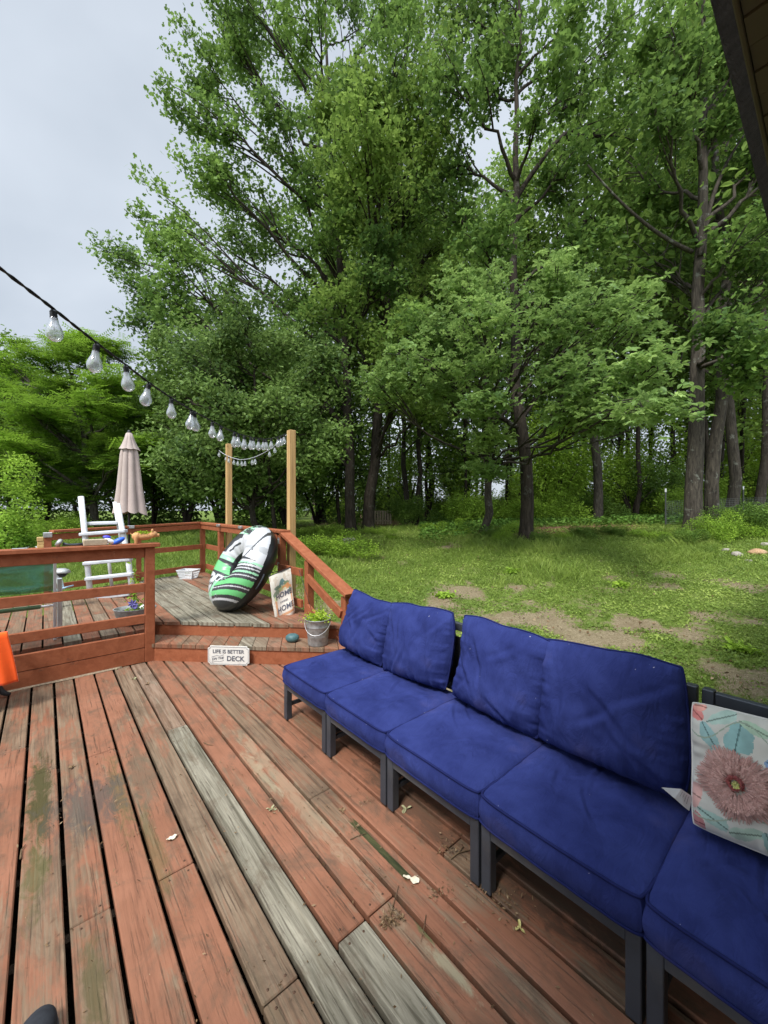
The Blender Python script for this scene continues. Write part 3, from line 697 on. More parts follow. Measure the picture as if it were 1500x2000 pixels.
for i in range(5):
    a1 = A0 - PW * i; a0 = a1 - PW + .012; W = a1 - a0
    t = thing('sofa_section', labels[i], 'sofa section', D(LB, a0), RD, 'sections of the blue outdoor sofa')
    def bxp(nm, *bx, mat=M_frame, bev=.003):
        m = MB(); m.box(*bx, 0, bev); return m.obj(nm, [mat], t)
    lw = .043
    for y0 in (0, W - lw):
        bxp('leg', 0, lw, y0, y0 + lw, 0, .262); 
        m = MB(); m.beam((.66, y0 + lw/2, 0), (.70, y0 + lw/2, .795), lw, lw * .9); m.obj('leg', [M_frame], t)
    m = MB(); m.box(.002, lw - .002, lw, W - lw, .218, .260, 0, .002); m.box(lw, .64, .002, lw - .004, .220, .258, 0, .002); m.box(lw, .64, W - lw + .004, W - .002, .220, .258, 0, .002)
    m.box(.62, .655, lw, W - lw, .22, .258, 0, .002)
    m.box(lw + .15, lw + .18, lw, W - lw, .225, .25, 0, .002); m.box(lw + .38, lw + .41, lw, W - lw, .225, .25, 0, .002); m.obj('seat_frame', [M_frame], t)
    bxp('stretcher', .022, .66, .012, .034, .09, .115); bxp('stretcher', .022, .66, W - .034, W - .012, .09, .115)
    bxp('back_rail', .681, .712, lw, W - lw, .742, .790); bxp('back_rail', .655, .685, lw, W - lw, .36, .40)
    m = MB(); m.add([(.672, lw, .37), (.672, W - lw, .37), (.694, W - lw, .70), (.694, lw, .70)], [(0, 1, 2, 3)])
    m.add([(.676, lw, .37), (.676, W - lw, .37), (.698, W - lw, .70), (.698, lw, .70)], [(3, 2, 1, 0)])
    if i < 4: m.obj('mesh_sling', [M_sling], t)
    seat_cushion(W + .018, .615, .150, 11 + i * 3, t, (.295, W/2, .262))
    if i < 4:
        bw, bh, yo, zo, ln, ro = [(.565, .465, .00, .630, 14, 3), (.575, .47, .035, .628, 12, -4), (.585, .485, -.012, .638, 12, 2), (.605, .49, .02, .643, 13, -1)][i]
        back_cushion(bw, bh, .21 if i < 3 else .23, 41 + i * 7, t, (.545, W/2 + yo, zo), R(ln), R([0, 3, -3, 1][i]), R(ro))
# ------------------------------------------------------------ vegetation
def leaf_arrays(P, L, tint, rng, kind='oval', up=.5, wid=.5, droop=.25, N=None, Dr=None):
    n = len(P)
    if N is None:
        N = rng.normal(size=(n, 3)); N /= np.linalg.norm(N, axis=1)[:, None]; N[:, 2] = np.abs(N[:, 2]) * .6 + up
    N = N / np.linalg.norm(N, axis=1)[:, None]
    if Dr is None: Dr = rng.normal(size=(n, 3)); Dr[:, 2] -= droop
    Dr = Dr - N * (Dr * N).sum(1)[:, None]; Dr /= np.linalg.norm(Dr, axis=1)[:, None] + 1e-9
    S = np.cross(N, Dr); L = L[:, None]; W = L * wid / 2
    if kind == 'oval':
        fold = N * L * .10
        v = [P, P + Dr*L*.38 - S*W + fold, P + Dr*L*.76 - S*W*.8 + fold, P + Dr*L - N*L*.06, P + Dr*L*.76 + S*W*.8 + fold, P + Dr*L*.38 + S*W + fold]
        V_ = np.stack(v, 1).reshape(-1, 3); b = np.arange(n)[:, None] * 6
        Fc = np.concatenate([b + np.array([0, 5, 4, 3]), b + np.array([0, 3, 2, 1])], 1).reshape(-1, 4); k = 2
    elif kind == 'lobed':      # oak leaf: narrow waist, broad lobes
        v = [P, P + Dr*L*.30 - S*W*1.0, P + Dr*L*.46 - S*W*.40, P + Dr*L*.72 - S*W*1.15, P + Dr*L, P + Dr*L*.72 + S*W*1.15, P + Dr*L*.46 + S*W*.40, P + Dr*L*.30 + S*W*1.0]
        V_ = np.stack(v, 1).reshape(-1, 3); b = np.arange(n)[:, None] * 8
        Fc = np.concatenate([b + np.array([0, 7, 6, 2]), b + np.array([0, 2, 1, 0])[[0, 1, 2, 2]], b + np.array([2, 6, 5, 4]), b + np.array([2, 4, 3, 3])], 1)
        # keep plain quads: (0,7,6,2) (0,6,2,1)->as quad (0,2,1,..) is degenerate, so use three clean quads
        Fc = np.concatenate([b + np.array([0, 7, 6, 2]), b + np.array([2, 6, 5, 4]), b + np.array([2, 4, 3, 1])], 1).reshape(-1, 4); k = 3
    else:
        v = [P, P + Dr*L*.5 - S*W, P + Dr*L, P + Dr*L*.5 + S*W]
        V_ = np.stack(v, 1).reshape(-1, 3); b = np.arange(n)[:, None] * 4; Fc = (b + np.array([0, 3, 2, 1])).reshape(-1, 4); k = 1
    return V_, Fc, np.repeat(tint, k)
def leaf_mesh(name, *a, **kw):
    V_, Fc, t = leaf_arrays(*a, **kw); return fast_mesh(name, V_, Fc, {'tint': t})
def compound(P, L, tint, rng, m=5, up=.7):
    n = len(P); N = rng.normal(size=(n, 3)) * .45; N[:, 2] = np.abs(N[:, 2]) + up; N /= np.linalg.norm(N, axis=1)[:, None]
    D0 = rng.normal(size=(n, 3)); D0 -= N * (D0*N).sum(1)[:, None]; D0 /= np.linalg.norm(D0, axis=1)[:, None]; S = np.cross(N, D0)
    Ps, Ns, Ds, Ls, Ts = [], [], [], [], []
    for j in range(m):
        a = R(-105 + 210 * j / (m-1)); d = D0 * math.cos(a) + S * math.sin(a) - N * .18
        off = D0 * (.25 * L[:, None]) * (1 - abs(j - (m-1)/2) / m * 1.6)
        Ps.append(P + off); Ns.append(N + rng.normal(size=(n, 3)) * .18); Ds.append(d); Ls.append(L * (1 - .09 * abs(j - (m-1)/2)) * rng.uniform(.85, 1.1, n)); Ts.append(tint + rng.normal(size=n) * .06)
    return np.concatenate(Ps), np.concatenate(Ls), np.clip(np.concatenate(Ts), 0, 1), np.concatenate(Ns), np.concatenate(Ds)
def solve_z(px, y, lo=3.0, hi=30.0):                 # depth at which the sloping ground shows at photo pixel px, y
    best = min(((abs(HZ + (EYE - float(gz((px - 750)/F*z, z)))*F/z - y), z) for z in np.arange(lo, hi, .1))); return float(best[1])
def bez(a, c, b, n): t = np.linspace(0, 1, n)[:, None]; return a*(1-t)**2 + 2*c*t*(1-t) + b*t*t
def skeleton(seed, base, top, r0, clusters, sub=9, twigs=3, zmin=3.0, wob=.25, lean_k=.75, limb_r=.30, flare=1.5):
    """wood as tubes; returns MB and clump centres (p, cluster index)"""
    rng = np.random.default_rng(seed); m = MB(); base = np.asarray(base, float); top = np.asarray(top, float)
    n = 16; t = np.linspace(0, 1, n); T = base + (top - base) * t[:, None]
    wv = np.cumsum(rng.normal(size=(n, 2)), 0); wv -= wv[0] + (wv[-1] - wv[0]) * t[:, None]; T[:, :2] += wv * wob * .35
    Hh = np.linalg.norm(top - base); rad = r0 * (1 - .88 * t**1.1) + r0 * (flare - 1) * np.exp(-t * Hh / .35)
    Tp = np.concatenate([[T[0] - [0, 0, .3]], [T[0]], [T[0]*.0 + base + (T[1]-T[0]) * .12], [T[0] + (T[1]-T[0]) * .35], T[1:]]); rp = np.concatenate([[r0 * flare * 1.15], [r0 * flare], [r0 * 1.18], [r0 * 1.04], rad[1:]])
    m.tube(Tp, rp, 12)
    clumps = []; cid = []
    for ci, (c, rr) in enumerate(clusters):
        c = np.asarray(c, float); rr = np.asarray(rr, float)
        hd = np.linalg.norm(c[:2] - base[:2]); za = np.clip(c[2] - lean_k * hd - rng.uniform(0, .5), base[2] + zmin, top[2] - .04 * Hh)
        s = (za - base[2]) / (top[2] - base[2]); fi = s * (n-1); i0 = int(min(fi, n-2)); a = T[i0] + (T[i0+1] - T[i0]) * (fi - i0)
        Ld = np.linalg.norm(c - a); ctrl = a + (c - a) * .5 + np.array([0, 0, .02]) * Ld + rng.normal(size=3) * Ld * .10
        lp = bez(a, ctrl, c, 9); lp[1:-1] += rng.normal(size=(7, 3)) * Ld * .016
        rl = min(r0 * limb_r * (.5 + .5 * min(1, Ld / 4)), rad[i0] * .75); lr = np.linspace(rl, max(.014, rl * .16), 9); m.tube(lp, lr, 7, cap=False)
        for j in range(sub):
            f = rng.uniform(.42, 1); i = min(int(f * 8), 7); st = lp[i] + (lp[i+1] - lp[i]) * (f * 8 - i)
            d = rng.normal(size=3); d /= np.linalg.norm(d); d[2] = d[2] * .9 + .12; e = c + d * rr * rng.uniform(.45, 1.0)
            Ls_ = np.linalg.norm(e - st); sp = bez(st, st + (e - st) * .5 + np.array([0, 0, Ls_ * .10]) + rng.normal(size=3) * Ls_ * .10, e, 6)
            rs = min(lr[i] * .7, .035); m.tube(sp, np.linspace(rs, .008, 6), 5, cap=False)
            for k_ in range(twigs):
                i = rng.integers(2, 6); q = sp[i]; d = rng.normal(size=3) + (e - st) / (Ls_ + 1e-6) * .7; d[2] += .1; d /= np.linalg.norm(d)
                q2 = q + d * rng.uniform(.35, .75) * min(1.0, rr.mean() * .7); m.tube(np.array([q, (q+q2)/2 + rng.normal(size=3) * .03, q2]), np.array([.010, .007, .003]), 3, cap=False)
                clumps += [q2, (q + q2) / 2]; cid += [ci, ci]
            clumps.append(e); cid.append(ci)
    return m, np.array(clumps), np.array(cid)
def crown_points(clumps, cid, per, sig, seed, cl_t=.22, flat=.65, base_t=.45):
    rng = np.random.default_rng(seed + 99); n = len(clumps)
    nt = rng.poisson(per, n); idx = np.repeat(np.arange(n), nt); P = clumps[idx] + rng.normal(size=(len(idx), 3)) * sig * np.array([1, 1, flat])
    ct = rng.normal(size=int(cid.max()) + 1) * cl_t * .7; kt = rng.normal(size=n) * cl_t
    t = np.clip(base_t + ct[cid[idx]] + kt[idx] + rng.normal(size=len(idx)) * .12, 0, 1)
    return P, t, rng
def tree_thing(name, label, cat, wood, leaf, bmat, lmat, base, group=None):
    base = np.asarray(base, float); t = thing(name, label, cat, tuple(base), 0, group)
    if wood is not None:
        wood.v = [x - base for x in wood.v]; wood.obj('trunk', [bmat], t)
    v, f, tt = leaf; link('crown', fast_mesh('crown', v - base, f, {'tint': tt}), lmat, t); return t
def pix_clusters(lst, Z0, sp, rng, k=1.0, yk=1.0):
    out = []
    for it in lst:
        x, y, r = it[:3]; Z = (it[3] if len(it) > 3 else Z0) + rng.uniform(-sp, sp); c = ray(x, y, Z); rr = r * Z / F * k
        out.append((c, (rr, rr * 1.15, rr * yk)))
    return out
def gbase(x, Z): X_ = (x - 750) / F * Z; return np.array([X_, Z, float(gz(X_, Z))])

# -- the big spreading oak whose crown stands against the sky
rg = np.random.default_rng(5)
T1 = pix_clusters([(235,505,48),(255,580,50),(290,640,42),(320,425,62),(340,520,62),(385,130,48),(430,50,60),(375,215,52),(405,310,62),(480,150,75),(520,50,75),(555,250,80),(470,385,75),
    (425,470,60),(520,460,70),(600,130,85),(620,350,75),(560,560,75),(430,590,60),(330,600,50),(640,240,75),(640,470,75),(700,70,85),(720,200,80),(700,390,75),(500,665,75),(590,670,75),
    (700,590,70),(760,300,80),(790,110,85),(820,420,75),(760,520,70),(640,750,55),(420,690,60), (600,20,80),(460,-20,70),(640,-60,90),(780,-20,90)], 16, 2.6, rg)
wd, cl, ci = skeleton(1, gbase(685, 16), ray(640, -60, 17), .21, T1, 9, 3, 2.6, limb_r=.42)
P, t, r_ = crown_points(cl, ci, 21, .20, 1, .26)
tree_thing('oak_tree', 'big spreading oak with airy crown against the sky, trunk left of the twin trunks', 'tree', wd, leaf_arrays(P, r_.uniform(.13, .21, len(P)), t, r_, 'lobed', .45, .55), B_oak, L_oak, gbase(685, 16))
# -- its neighbour with brighter young leaves
T2 = pix_clusters([(700,260,70,13),(660,330,60,13),(740,340,70,13),(700,430,70,13),(790,230,60),(830,320,70),(780,450,70),(720,540,65),(830,560,70),(660,600,60),(780,650,65),(700,700,55),(850,200,80),(820,90,90),(900,40,90),
    (880,470,60),(750,180,65,13.5),(650,200,45,13),(860,700,60),(760,760,50),(820,800,50)], 15, 2.0, rg)
wd, cl, ci = skeleton(2, gbase(719, 17), ray(800, 60, 16.5), .24, T2, 9, 3, 3.0, limb_r=.36)
P, t, r_ = crown_points(cl, ci, 18, .22, 2, .26, base_t=.5)
tree_thing('oak_tree', 'oak with brighter yellow green leaves, trunk just right of the big spreading oak', 'tree', wd, leaf_arrays(P, r_.uniform(.13, .21, len(P)), t, r_, 'lobed', .45, .55), B_oak, L_bright, gbase(719, 17))
# -- dark trunk in the middle of the lawn edge
T3 = pix_clusters([(910,40,80),(1000,20,85),(1100,60,80),(880,160,75),(960,180,70),(1060,190,70),(1150,170,70),(890,320,75),(1110,340,60),(860,430,70),(940,470,65),(1150,480,50),
    (900,560,70),(1080,560,65),(1180,590,60),(1010,110,80),(1200,290,60),(1220,80,80),(980,-60,90),(1120,-60,90),(840,640,60),(960,700,55),(1120,690,60)], 13, 2.4, rg)
wd, cl, ci = skeleton(3, gbase(1027, 12.5), ray(1010, -60, 13), .205, T3, 9, 3, 3.4, limb_r=.42)
P, t, r_ = crown_points(cl, ci, 14, .20, 3, .24, base_t=.42)
tree_thing('oak_tree', 'dark upright trunk at the lawn edge, pale lichen patches at waist height', 'tree', wd, leaf_arrays(P, r_.uniform(.14, .22, len(P)), t, r_, 'lobed', .5, .55), B_oak, L_oak, gbase(1027, 12.5))
# -- hickory with low boughs of big pale leaves reaching towards the deck
T6 = pix_clusters([(935,620,55,8.6),(1095,620,60,8.2),(1170,590,55,8.5),(1225,650,50,7.6),(1265,720,45,7.2),(1205,745,50,7.6),(1285,800,34,7.0),(1120,715,50,8.2),(935,720,55,9),
    (945,860,34,9.5),(955,925,26,9.8),(940,790,40,9.4),(860,640,55,9.5),(795,700,50,10),(1240,600,45,8.2),(1130,800,40,9),(985,560,50,9.6),(1090,540,50,9.2),(890,560,50,9.6),(1215,820,26,8), (730,740,42,11),(840,760,40,10.5)], 9, 1.0, rg, 1.0, .55)
wd, cl, ci = skeleton(4, gbase(945, 15), ray(1000, 380, 12), .15, T6, 7, 3, 2.4, lean_k=.25, limb_r=.34)
P, t, r_ = crown_points(cl, ci, 4.2, .24, 4, .26, .5, .5)
Pc, Lc, tc_, Nc, Dc = compound(P, r_.uniform(.10, .165, len(P)), t, r_)
tree_thing('hickory_tree', 'hickory with low boughs of big pale leaves hanging before the dark trunk', 'tree', wd, leaf_arrays(Pc, Lc, tc_, r_, 'oval', N=Nc, Dr=Dc, wid=.48), B_grey, L_hick, gbase(945, 15))
# -- large lichened trunk at the right and the one behind it
T4 = pix_clusters([(1300,60,75),(1420,240,60),(1475,330,60),(1300,240,60),(1330,420,55),(1445,480,60),(1500,560,70),(1430,640,60),(1490,720,60),(1340,150,60),(1400,70,70),(1310,530,50),(1250,380,55),(1460,120,80),(1560,300,90),(1560,450,80),(1250,160,60),(1560,640,80)], 12, 2.2, rg)
wd, cl, ci = skeleton(5, gbase(1354, 12), ray(1372, -120, 12.2), .235, T4, 9, 3, 5.0, wob=.12, limb_r=.34, flare=1.22)
for A_l, C_l, B_l, r_l in ((ray(1368,500,12), ray(1388,330,12.1), ray(1478,235,12.4), .085), (ray(1352,492,12), ray(1250,450,11.7), ray(1148,322,11.4), .065), (ray(1366,640,12), ray(1400,560,12.2), ray(1440,540,12.6), .05)): wd.tube(bez(A_l, C_l, B_l, 14), np.linspace(r_l, .022, 14), 8)
P, t, r_ = crown_points(cl, ci, 14, .20, 5, .24, base_t=.42)
tree_thing('oak_tree', 'thickest grey lichened trunk at the right, in front of the wire fence', 'tree', wd, leaf_arrays(P, r_.uniform(.14, .22, len(P)), t, r_, 'lobed', .5, .55), B_grey, L_oak, gbase(1354, 12))

# -- woodland trees: a few built once, copied with their trunks
def wood_tree_parts(seed, H=19, zc=.36, cr=3.0, ncl=17, per=22, sig=.42, L=(.17, .28), r0=.17):
    rng = np.random.default_rng(seed); cls = []
    for i in range(ncl):
        f = (i + .5) / ncl; z = H * (zc + (1 - zc) * f); rad = cr * (1.05 - .65 * f) * rng.uniform(.35, 1.0); a = i * 2.4 + rng.uniform(-.4, .4)
        cls.append(((rad*math.cos(a), rad*math.sin(a), z), (1.35, 1.35, 1.05)))
    wdd, cl, ci = skeleton(seed, (0, 0, 0), (rng.uniform(-.7, .7), rng.uniform(-.7, .7), H), r0, cls, 7, 2, 3, limb_r=.34, flare=1.3)
    P, t, r_ = crown_points(cl, ci, per, sig, seed, .2, .6)
    return wdd, leaf_arrays(P, r_.uniform(*L, len(P)), t, r_, 'oval', .45, .6)
protos = []
specs = [(21, 19, .34, 3.0, 17, .17, B_grey), (22, 18, .24, 2.6, 18, .12, B_oak), (23, 20, .45, 3.2, 15, .20, B_grey), (24, 15, .16, 2.3, 18, .085, B_oak), (25, 20, .50, 1.7, 12, .10, B_oak)]
def make_proto(k, label, group, base):
    s, H, zc, crr, ncl, r0, bm = specs[k]; wdd, lf = wood_tree_parts(s, H, zc, crr, ncl, 6.5, r0=r0)
    t = thing('woodland_tree', label, 'tree', (0, 0, 0), 0, group); wdd.obj('trunk', [bm], t); link('crown', fast_mesh('crown', lf[0], lf[1], {'tint': lf[2]}), L_wood, t); return t
named = [(1390, 13.8, 0, 1.22, 'second thick trunk, standing directly behind the thickest grey trunk'), (1425, 15.5, 0, 1.15, 'dark trunk right of the two thick grey trunks'),
         (1168, 17.0, 2, .98, 'grey trunk with ivy on its foot, between the dark trunk and wire fence'), (1100, 20, 1, 1.1, 'slim straight trunk between the dark upright trunk and the ivy footed one'),
         (1215, 24, 1, 1.1, 'slender trunk right of the ivy footed tree'), (1310, 22, 1, 1.15, 'slender trunk showing just left of the thickest grey trunk'),
         (665, 18.5, 3, 1.0, 'pale leaning sapling left of the big spreading oak'), (795, 22, 0, .95, 'dark trunk in the clearing, left of the brush pile'),
         (812, 20, 1, 1.1, 'dark trunk directly behind the brush pile'), (835, 24, 2, .85, 'reddish trunk right of the brush pile'),
         (1480, 18, 2, 1.0, 'trunk at the right edge, beyond the wire fence'), (1450, 22, 1, 1.1, 'thin trunk second from the right edge')]
first = {}
def place(k, x, y, s, rz, label, group, name=None):
    if k not in first: t = first[k] = make_proto(k, label, group, None)
    else: t = copy_tree(first[k])
    if 'group' in t: del t['group']
    t['label'] = label
    if group: t['group'] = group
    t.location = (x, y, float(gz(x, y)) - .05); t.rotation_euler = (0, 0, rz); t.scale = (s, s, s * random.Random(x*7+y).uniform(.92, 1.12)); return t
rr = random.Random(3)
for x, Zd, k, s, lb in named:
    b = gbase(x, Zd); place(k, b[0], b[1], s, rr.uniform(0, 6.28), lb, None)
pts = []; tries = 0
def okpt(x, y, dmin): return all((x-p)**2 + (y-q)**2 > dmin**2 for p, q in pts)
while len(pts) < 58 and tries < 4000:
    tries += 1; Zd = rr.uniform(18, 36); px_ = rr.uniform(600, 1640); x = (px_ - 750) / F * Zd
    if Zd < 21 and px_ < 900: continue
    if okpt(x, Zd, 1.4 + Zd * .02): pts.append((x, Zd))
def sector(x, y):
    q = 750 + x / y * F
    return 'behind the pine posts' if q < 640 else 'behind the big spreading oak' if q < 780 else 'around the brush pile' if q < 930 else 'between the pale and dark upright trunks' if q < 1060 else 'right of the dark upright trunk' if q < 1180 else 'left of the wire fence' if q < 1340 else 'behind the thick grey trunks' if q < 1450 else 'at the right edge'
for x, y in pts: sc_l = sector(x, y); place(rr.choice([0, 1, 4, 4, 4, 3]), x, y, rr.uniform(.8, 1.15), rr.uniform(0, 6.28), ('farthest' if y > 33 else 'mid distance') + ' slender woodland tree ' + sc_l, 'trees deep in the woods')

# -- the dogwood like tree behind the posts
Td = pix_clusters([(322,775,42),(385,715,50),(450,690,38),(530,700,60),(585,760,40),(625,815,50),(352,835,38),(420,790,58),(495,800,40),(560,820,55),(615,890,34),(330,905,30),(385,890,40),(455,880,48),(520,890,38),(600,930,30),(360,945,24),
     (420,950,32),(480,940,36),(540,960,28),(300,850,34),(400,660,45),(480,640,50),(550,660,50),(640,720,45),(330,690,36),(660,850,30)], 11.8, 1.9, rg)
wd, cl, ci = skeleton(8, gbase(517, 12), ray(480, 660, 12), .10, Td, 8, 3, 1.2, lean_k=.5, limb_r=.5)
b2 = gbase(540, 12.2); wd.tube(bez(b2 - [0, 0, .2], b2 + [-.1, 0, 1.4], ray(512, 800, 12), 8), np.linspace(.075, .04, 8), 8)
P, t, r_ = crown_points(cl, ci, 20, .20, 8, .30, base_t=.42)
tree_thing('dogwood_tree', 'bushy tree with small shiny leaves behind the pine posts', 'tree', wd, leaf_arrays(P, r_.uniform(.09, .15, len(P)), t, r_, 'oval', .5, .6), B_oak, L_dog, gbase(517, 12))
# -- feathery mimosa on the left
Tm = pix_clusters([(20,720,50),(70,700,45),(130,680,40),(180,700,45),(225,745,36),(110,760,50),(40,790,50),(180,790,45),(240,810,38),(90,830,50),(150,860,48),(30,860,50),(210,870,40),(60,905,40),(120,910,45),(190,925,38),(150,965,34),(90,960,34),(-40,760,60),(-50,860,60),(240,900,34),(205,680,24),(160,665,22),(280,870,30), (260,930,26)], 13.5, 1.6, rg, 1.0, .5)
wd, cl, ci = skeleton(9, gbase(195, 14), ray(130, 700, 14), .13, Tm, 8, 3, .9, lean_k=.5, limb_r=.55)
P, t, r_ = crown_points(cl, ci, 6, .26, 9, .22, .35, .5)
# fronds: rows of narrow leaflets along a flat spine
n = len(P); D0 = r_.normal(size=(n, 3)) * [1, 1, .25]; D0 /= np.linalg.norm(D0, axis=1)[:, None]; Nn = np.c_[r_.normal(size=(n, 2)) * .25, np.ones(n)]; Ss = np.cross(Nn, D0)
Ps, Ds, Ts = [], [], []
for j in range(6):
    for sg in (-1, 1): Ps.append(P + D0 * (.07 * j)); Ds.append(Ss * sg + D0 * .45 - Nn * .1); Ts.append(t)
Pm = np.concatenate(Ps); Lm = r_.uniform(.10, .15, len(Pm))
tree_thing('mimosa_tree', 'feathery bright green mimosa at the left, behind the pool ladder', 'tree', wd, leaf_arrays(Pm, Lm, np.clip(np.concatenate(Ts) + r_.normal(size=len(Pm))*.08, 0, 1), r_, 'diamond', N=np.concatenate([Nn]*12), Dr=np.concatenate(Ds), wid=.34), B_grey, L_mim, gbase(195, 14))
# -- dark evergreens that close the view behind the mimosa
def shrub_leaves(seed, rx, ry, rz, n, L, kind='oval', base_t=.45, up=.5, blobs=7, wid=.55):
    rng = np.random.default_rng(seed); c = rng.normal(size=(blobs, 3)) * np.array([rx, ry, rz]) * .42; c[:, 2] = np.abs(c[:, 2]) + rz * .25
    i = rng.integers(0, blobs, n); d = rng.normal(size=(n, 3)); d /= np.linalg.norm(d, axis=1)[:, None]; q = rng.uniform(.35, 1, n)[:, None]**.6
    P = c[i] + d * q * np.array([rx, ry, rz]) * .48; P[:, 2] = np.maximum(P[:, 2], .02 + rng.uniform(0, .1, n))
    P += rng.normal(size=P.shape) * .05
    cn = fbm(P * 2.2, seed, 3); t = np.clip(base_t + (cn - .5) * 1.5 + rng.normal(size=n) * .12, 0, 1)
    return leaf_arrays(P, rng.uniform(*L, n), t, rng, kind, up, wid)
def shrub(name, label, cat, group, loc, size, seed, n, L, mat, kind='oval', stem=True, **kw):
    t = thing(name, label, cat, loc, 0, group); v, f, tt = shrub_leaves(seed, *size, n, L, kind, **kw); link('foliage', fast_mesh('foliage', v, f, {'tint': tt}), mat, t)
    if stem:
        rng = np.random.default_rng(seed); m = MB()
        for j in range(6):
            e = rng.normal(size=3) * np.array(size) * .5; e[2] = size[2] * rng.uniform(.5, .95); m.tube(bez(np.array([0, 0, -.1]), np.array([e[0]*.2, e[1]*.2, e[2]*.6]), e, 6), np.linspace(.03, .008, 6) * (.4 + size[2] * .4), 5)
        m.obj('stem', [B_oak], t)
    return t
sh = []
for i, (s, n, mat, sz, L) in enumerate([(61, 5200, L_shrub, (1.5, 1.2, 1.3), (.06, .11)), (62, 5200, L_shrub, (1.1, 1.1, 1.7), (.07, .12)), (63, 5600, L_dark, (1.7, 1.4, 1.6), (.08, .13)), (64, 15000, L_dark, (3.2, 2.6, 5.6), (.12, .2)), (65, 3000, L_shrub, (2.0, 2.0, 5.2), (.13, .22))]): sh.append((s, n, mat, sz, L))
sfirst = {}
def put_shrub(k, x, y, s, label, group, zs=1.0):
    if k not in sfirst:
        sd, n, mat, sz, L = sh[k]; t = sfirst[k] = shrub(['leafy_shrub', 'leafy_shrub', 'dark_shrub', 'evergreen_tree', 'understory_sapling'][k], label, 'shrub' if k < 3 else 'tree', group, (0, 0, 0), sz, sd, n, L, mat)
    else: t = copy_tree(sfirst[k])
    t['label'] = label
    if group: t['group'] = group
    elif 'group' in t: del t['group']
    t.location = (x, y, float(gz(x, y)) - .05); t.rotation_euler = (0, 0, rr.uniform(0, 6.28)); t.scale = (s, s, s*zs); return t
for px_, Zd, s, zs in [(-60, 17, 1.1, 1.1), (20, 19, 1.1, 1.05), (90, 20, 1.1, 1.0), (160, 19, 1.05, 1.0), (235, 18, 1.0, 1.0), (300, 17, 1.0, .95), (365, 16.5, 1.0, 1.05), (430, 17, 1.1, 1.1), (500, 17.5, 1.1, 1.1), (560, 18, 1.1, 1.0), (620, 20, 1.1, .95)]:
    x = (px_ - 750) / F * Zd; put_shrub(3, x, Zd, s, 'dark evergreen ' + ('at the left edge behind the bright bush' if px_ < 60 else 'behind the mimosa crown' if px_ < 260 else 'behind the closed umbrella' if px_ < 380 else 'behind the left pine post' if px_ < 520 else 'behind the right pine post'), 'dark evergreens closing the view on the left', zs)
b = gbase(5, 9.5); put_shrub(1, b[0], b[1], .78, 'bright green bush at the left edge, beyond the front railing', None, .95)
b = gbase(130, 13); put_shrub(0, b[0], b[1], .8, 'low bright bush beyond the top of the pool ladder', None, .6)
b = gbase(1400, 10.6); put_shrub(0, b[0], b[1], .42, 'small leafy sapling clump at the foot of the thickest grey trunk', None, 1.1)
b = gbase(985, 12.6); put_shrub(0, b[0], b[1], .30, 'low fern like clump left of the dark upright trunk', None, .9)
b = gbase(640, 11.5); put_shrub(0, b[0], b[1], .7, 'low weedy clump beside the sloping rail and tall pine post', None, .6)
b = gbase(1060, 18); put_shrub(0, b[0], b[1], 1.0, 'yellow green bush behind the pale trunk in the middle', None, .8)
b = gbase(815, 18.5); put_shrub(2, b[0], b[1], .75, 'dark brush pile in the clearing among the trunks', None, .9)
for i in range(64):
    Zd = rr.uniform(17.5, 40); px_ = rr.uniform(520, 1620); x = (px_ - 750) / F * Zd
    if 700 < px_ < 900 and Zd < 22: continue
    kk = rr.choice([0, 0, 1, 1, 2]); put_shrub(kk, x, Zd, rr.uniform(.8, 1.4), ('farther ' if Zd > 28 else 'nearer ') + ('low bright', 'tall bright', 'dark green')[kk] + ' undergrowth shrub ' + sector(x, Zd), 'shrubs in the woodland undergrowth', rr.uniform(.7, 1.3))

for i in range(28):
    Zd = rr.uniform(18.5, 34); px_ = rr.uniform(610, 1600); x = (px_ - 750) / F * Zd
    if Zd < 22 and px_ < 900: continue
    put_shrub(4, x, Zd, rr.uniform(.7, 1.15), ('farther' if Zd > 26 else 'nearer') + ' leafy understory sapling ' + sector(x, Zd), 'leafy saplings under the woodland trees', rr.uniform(.7, 1.1))
for i, (px_, y_, s, zs, kk) in enumerate([(950,1052,.22,.8,2),(985,1060,.20,.8,0),(1065,1060,.22,.8,2),(1105,1052,.22,.7,0),(1140,1050,.3,.6,2),(640,1045,.45,.6,0),(735,1042,.35,.5,0),(775,1052,.3,.4,1),(850,1036,.4,.6,0),(900,1046,.34,.6,1),(1215,1046,.32,.5,2),(1270,1050,.34,.5,0),(1330,1062,.30,.7,2),(1440,1050,.42,.8,0),(1480,1042,.5,.8,2),(590,1050,.45,.6,0),(620,1062,.3,.5,1),(1000,1040,.4,.7,0)]):
    Zd = solve_z(px_, y_, 5, 19); X_ = (px_ - 750)/F*Zd
    side = 'left of the big spreading oak' if px_ < 680 else 'right of the big spreading oak' if px_ < 800 else 'left of the dark upright trunk' if px_ < 1020 else 'right of the dark upright trunk' if px_ < 1200 else 'left of the thickest grey trunk' if px_ < 1350 else 'right of the thickest grey trunk'
    put_shrub(kk, X_, Zd, s, ('knee high bright', 'small upright', 'low dark')[kk] + ' weedy clump ' + side, 'weedy clumps along the edge of the lawn', zs)

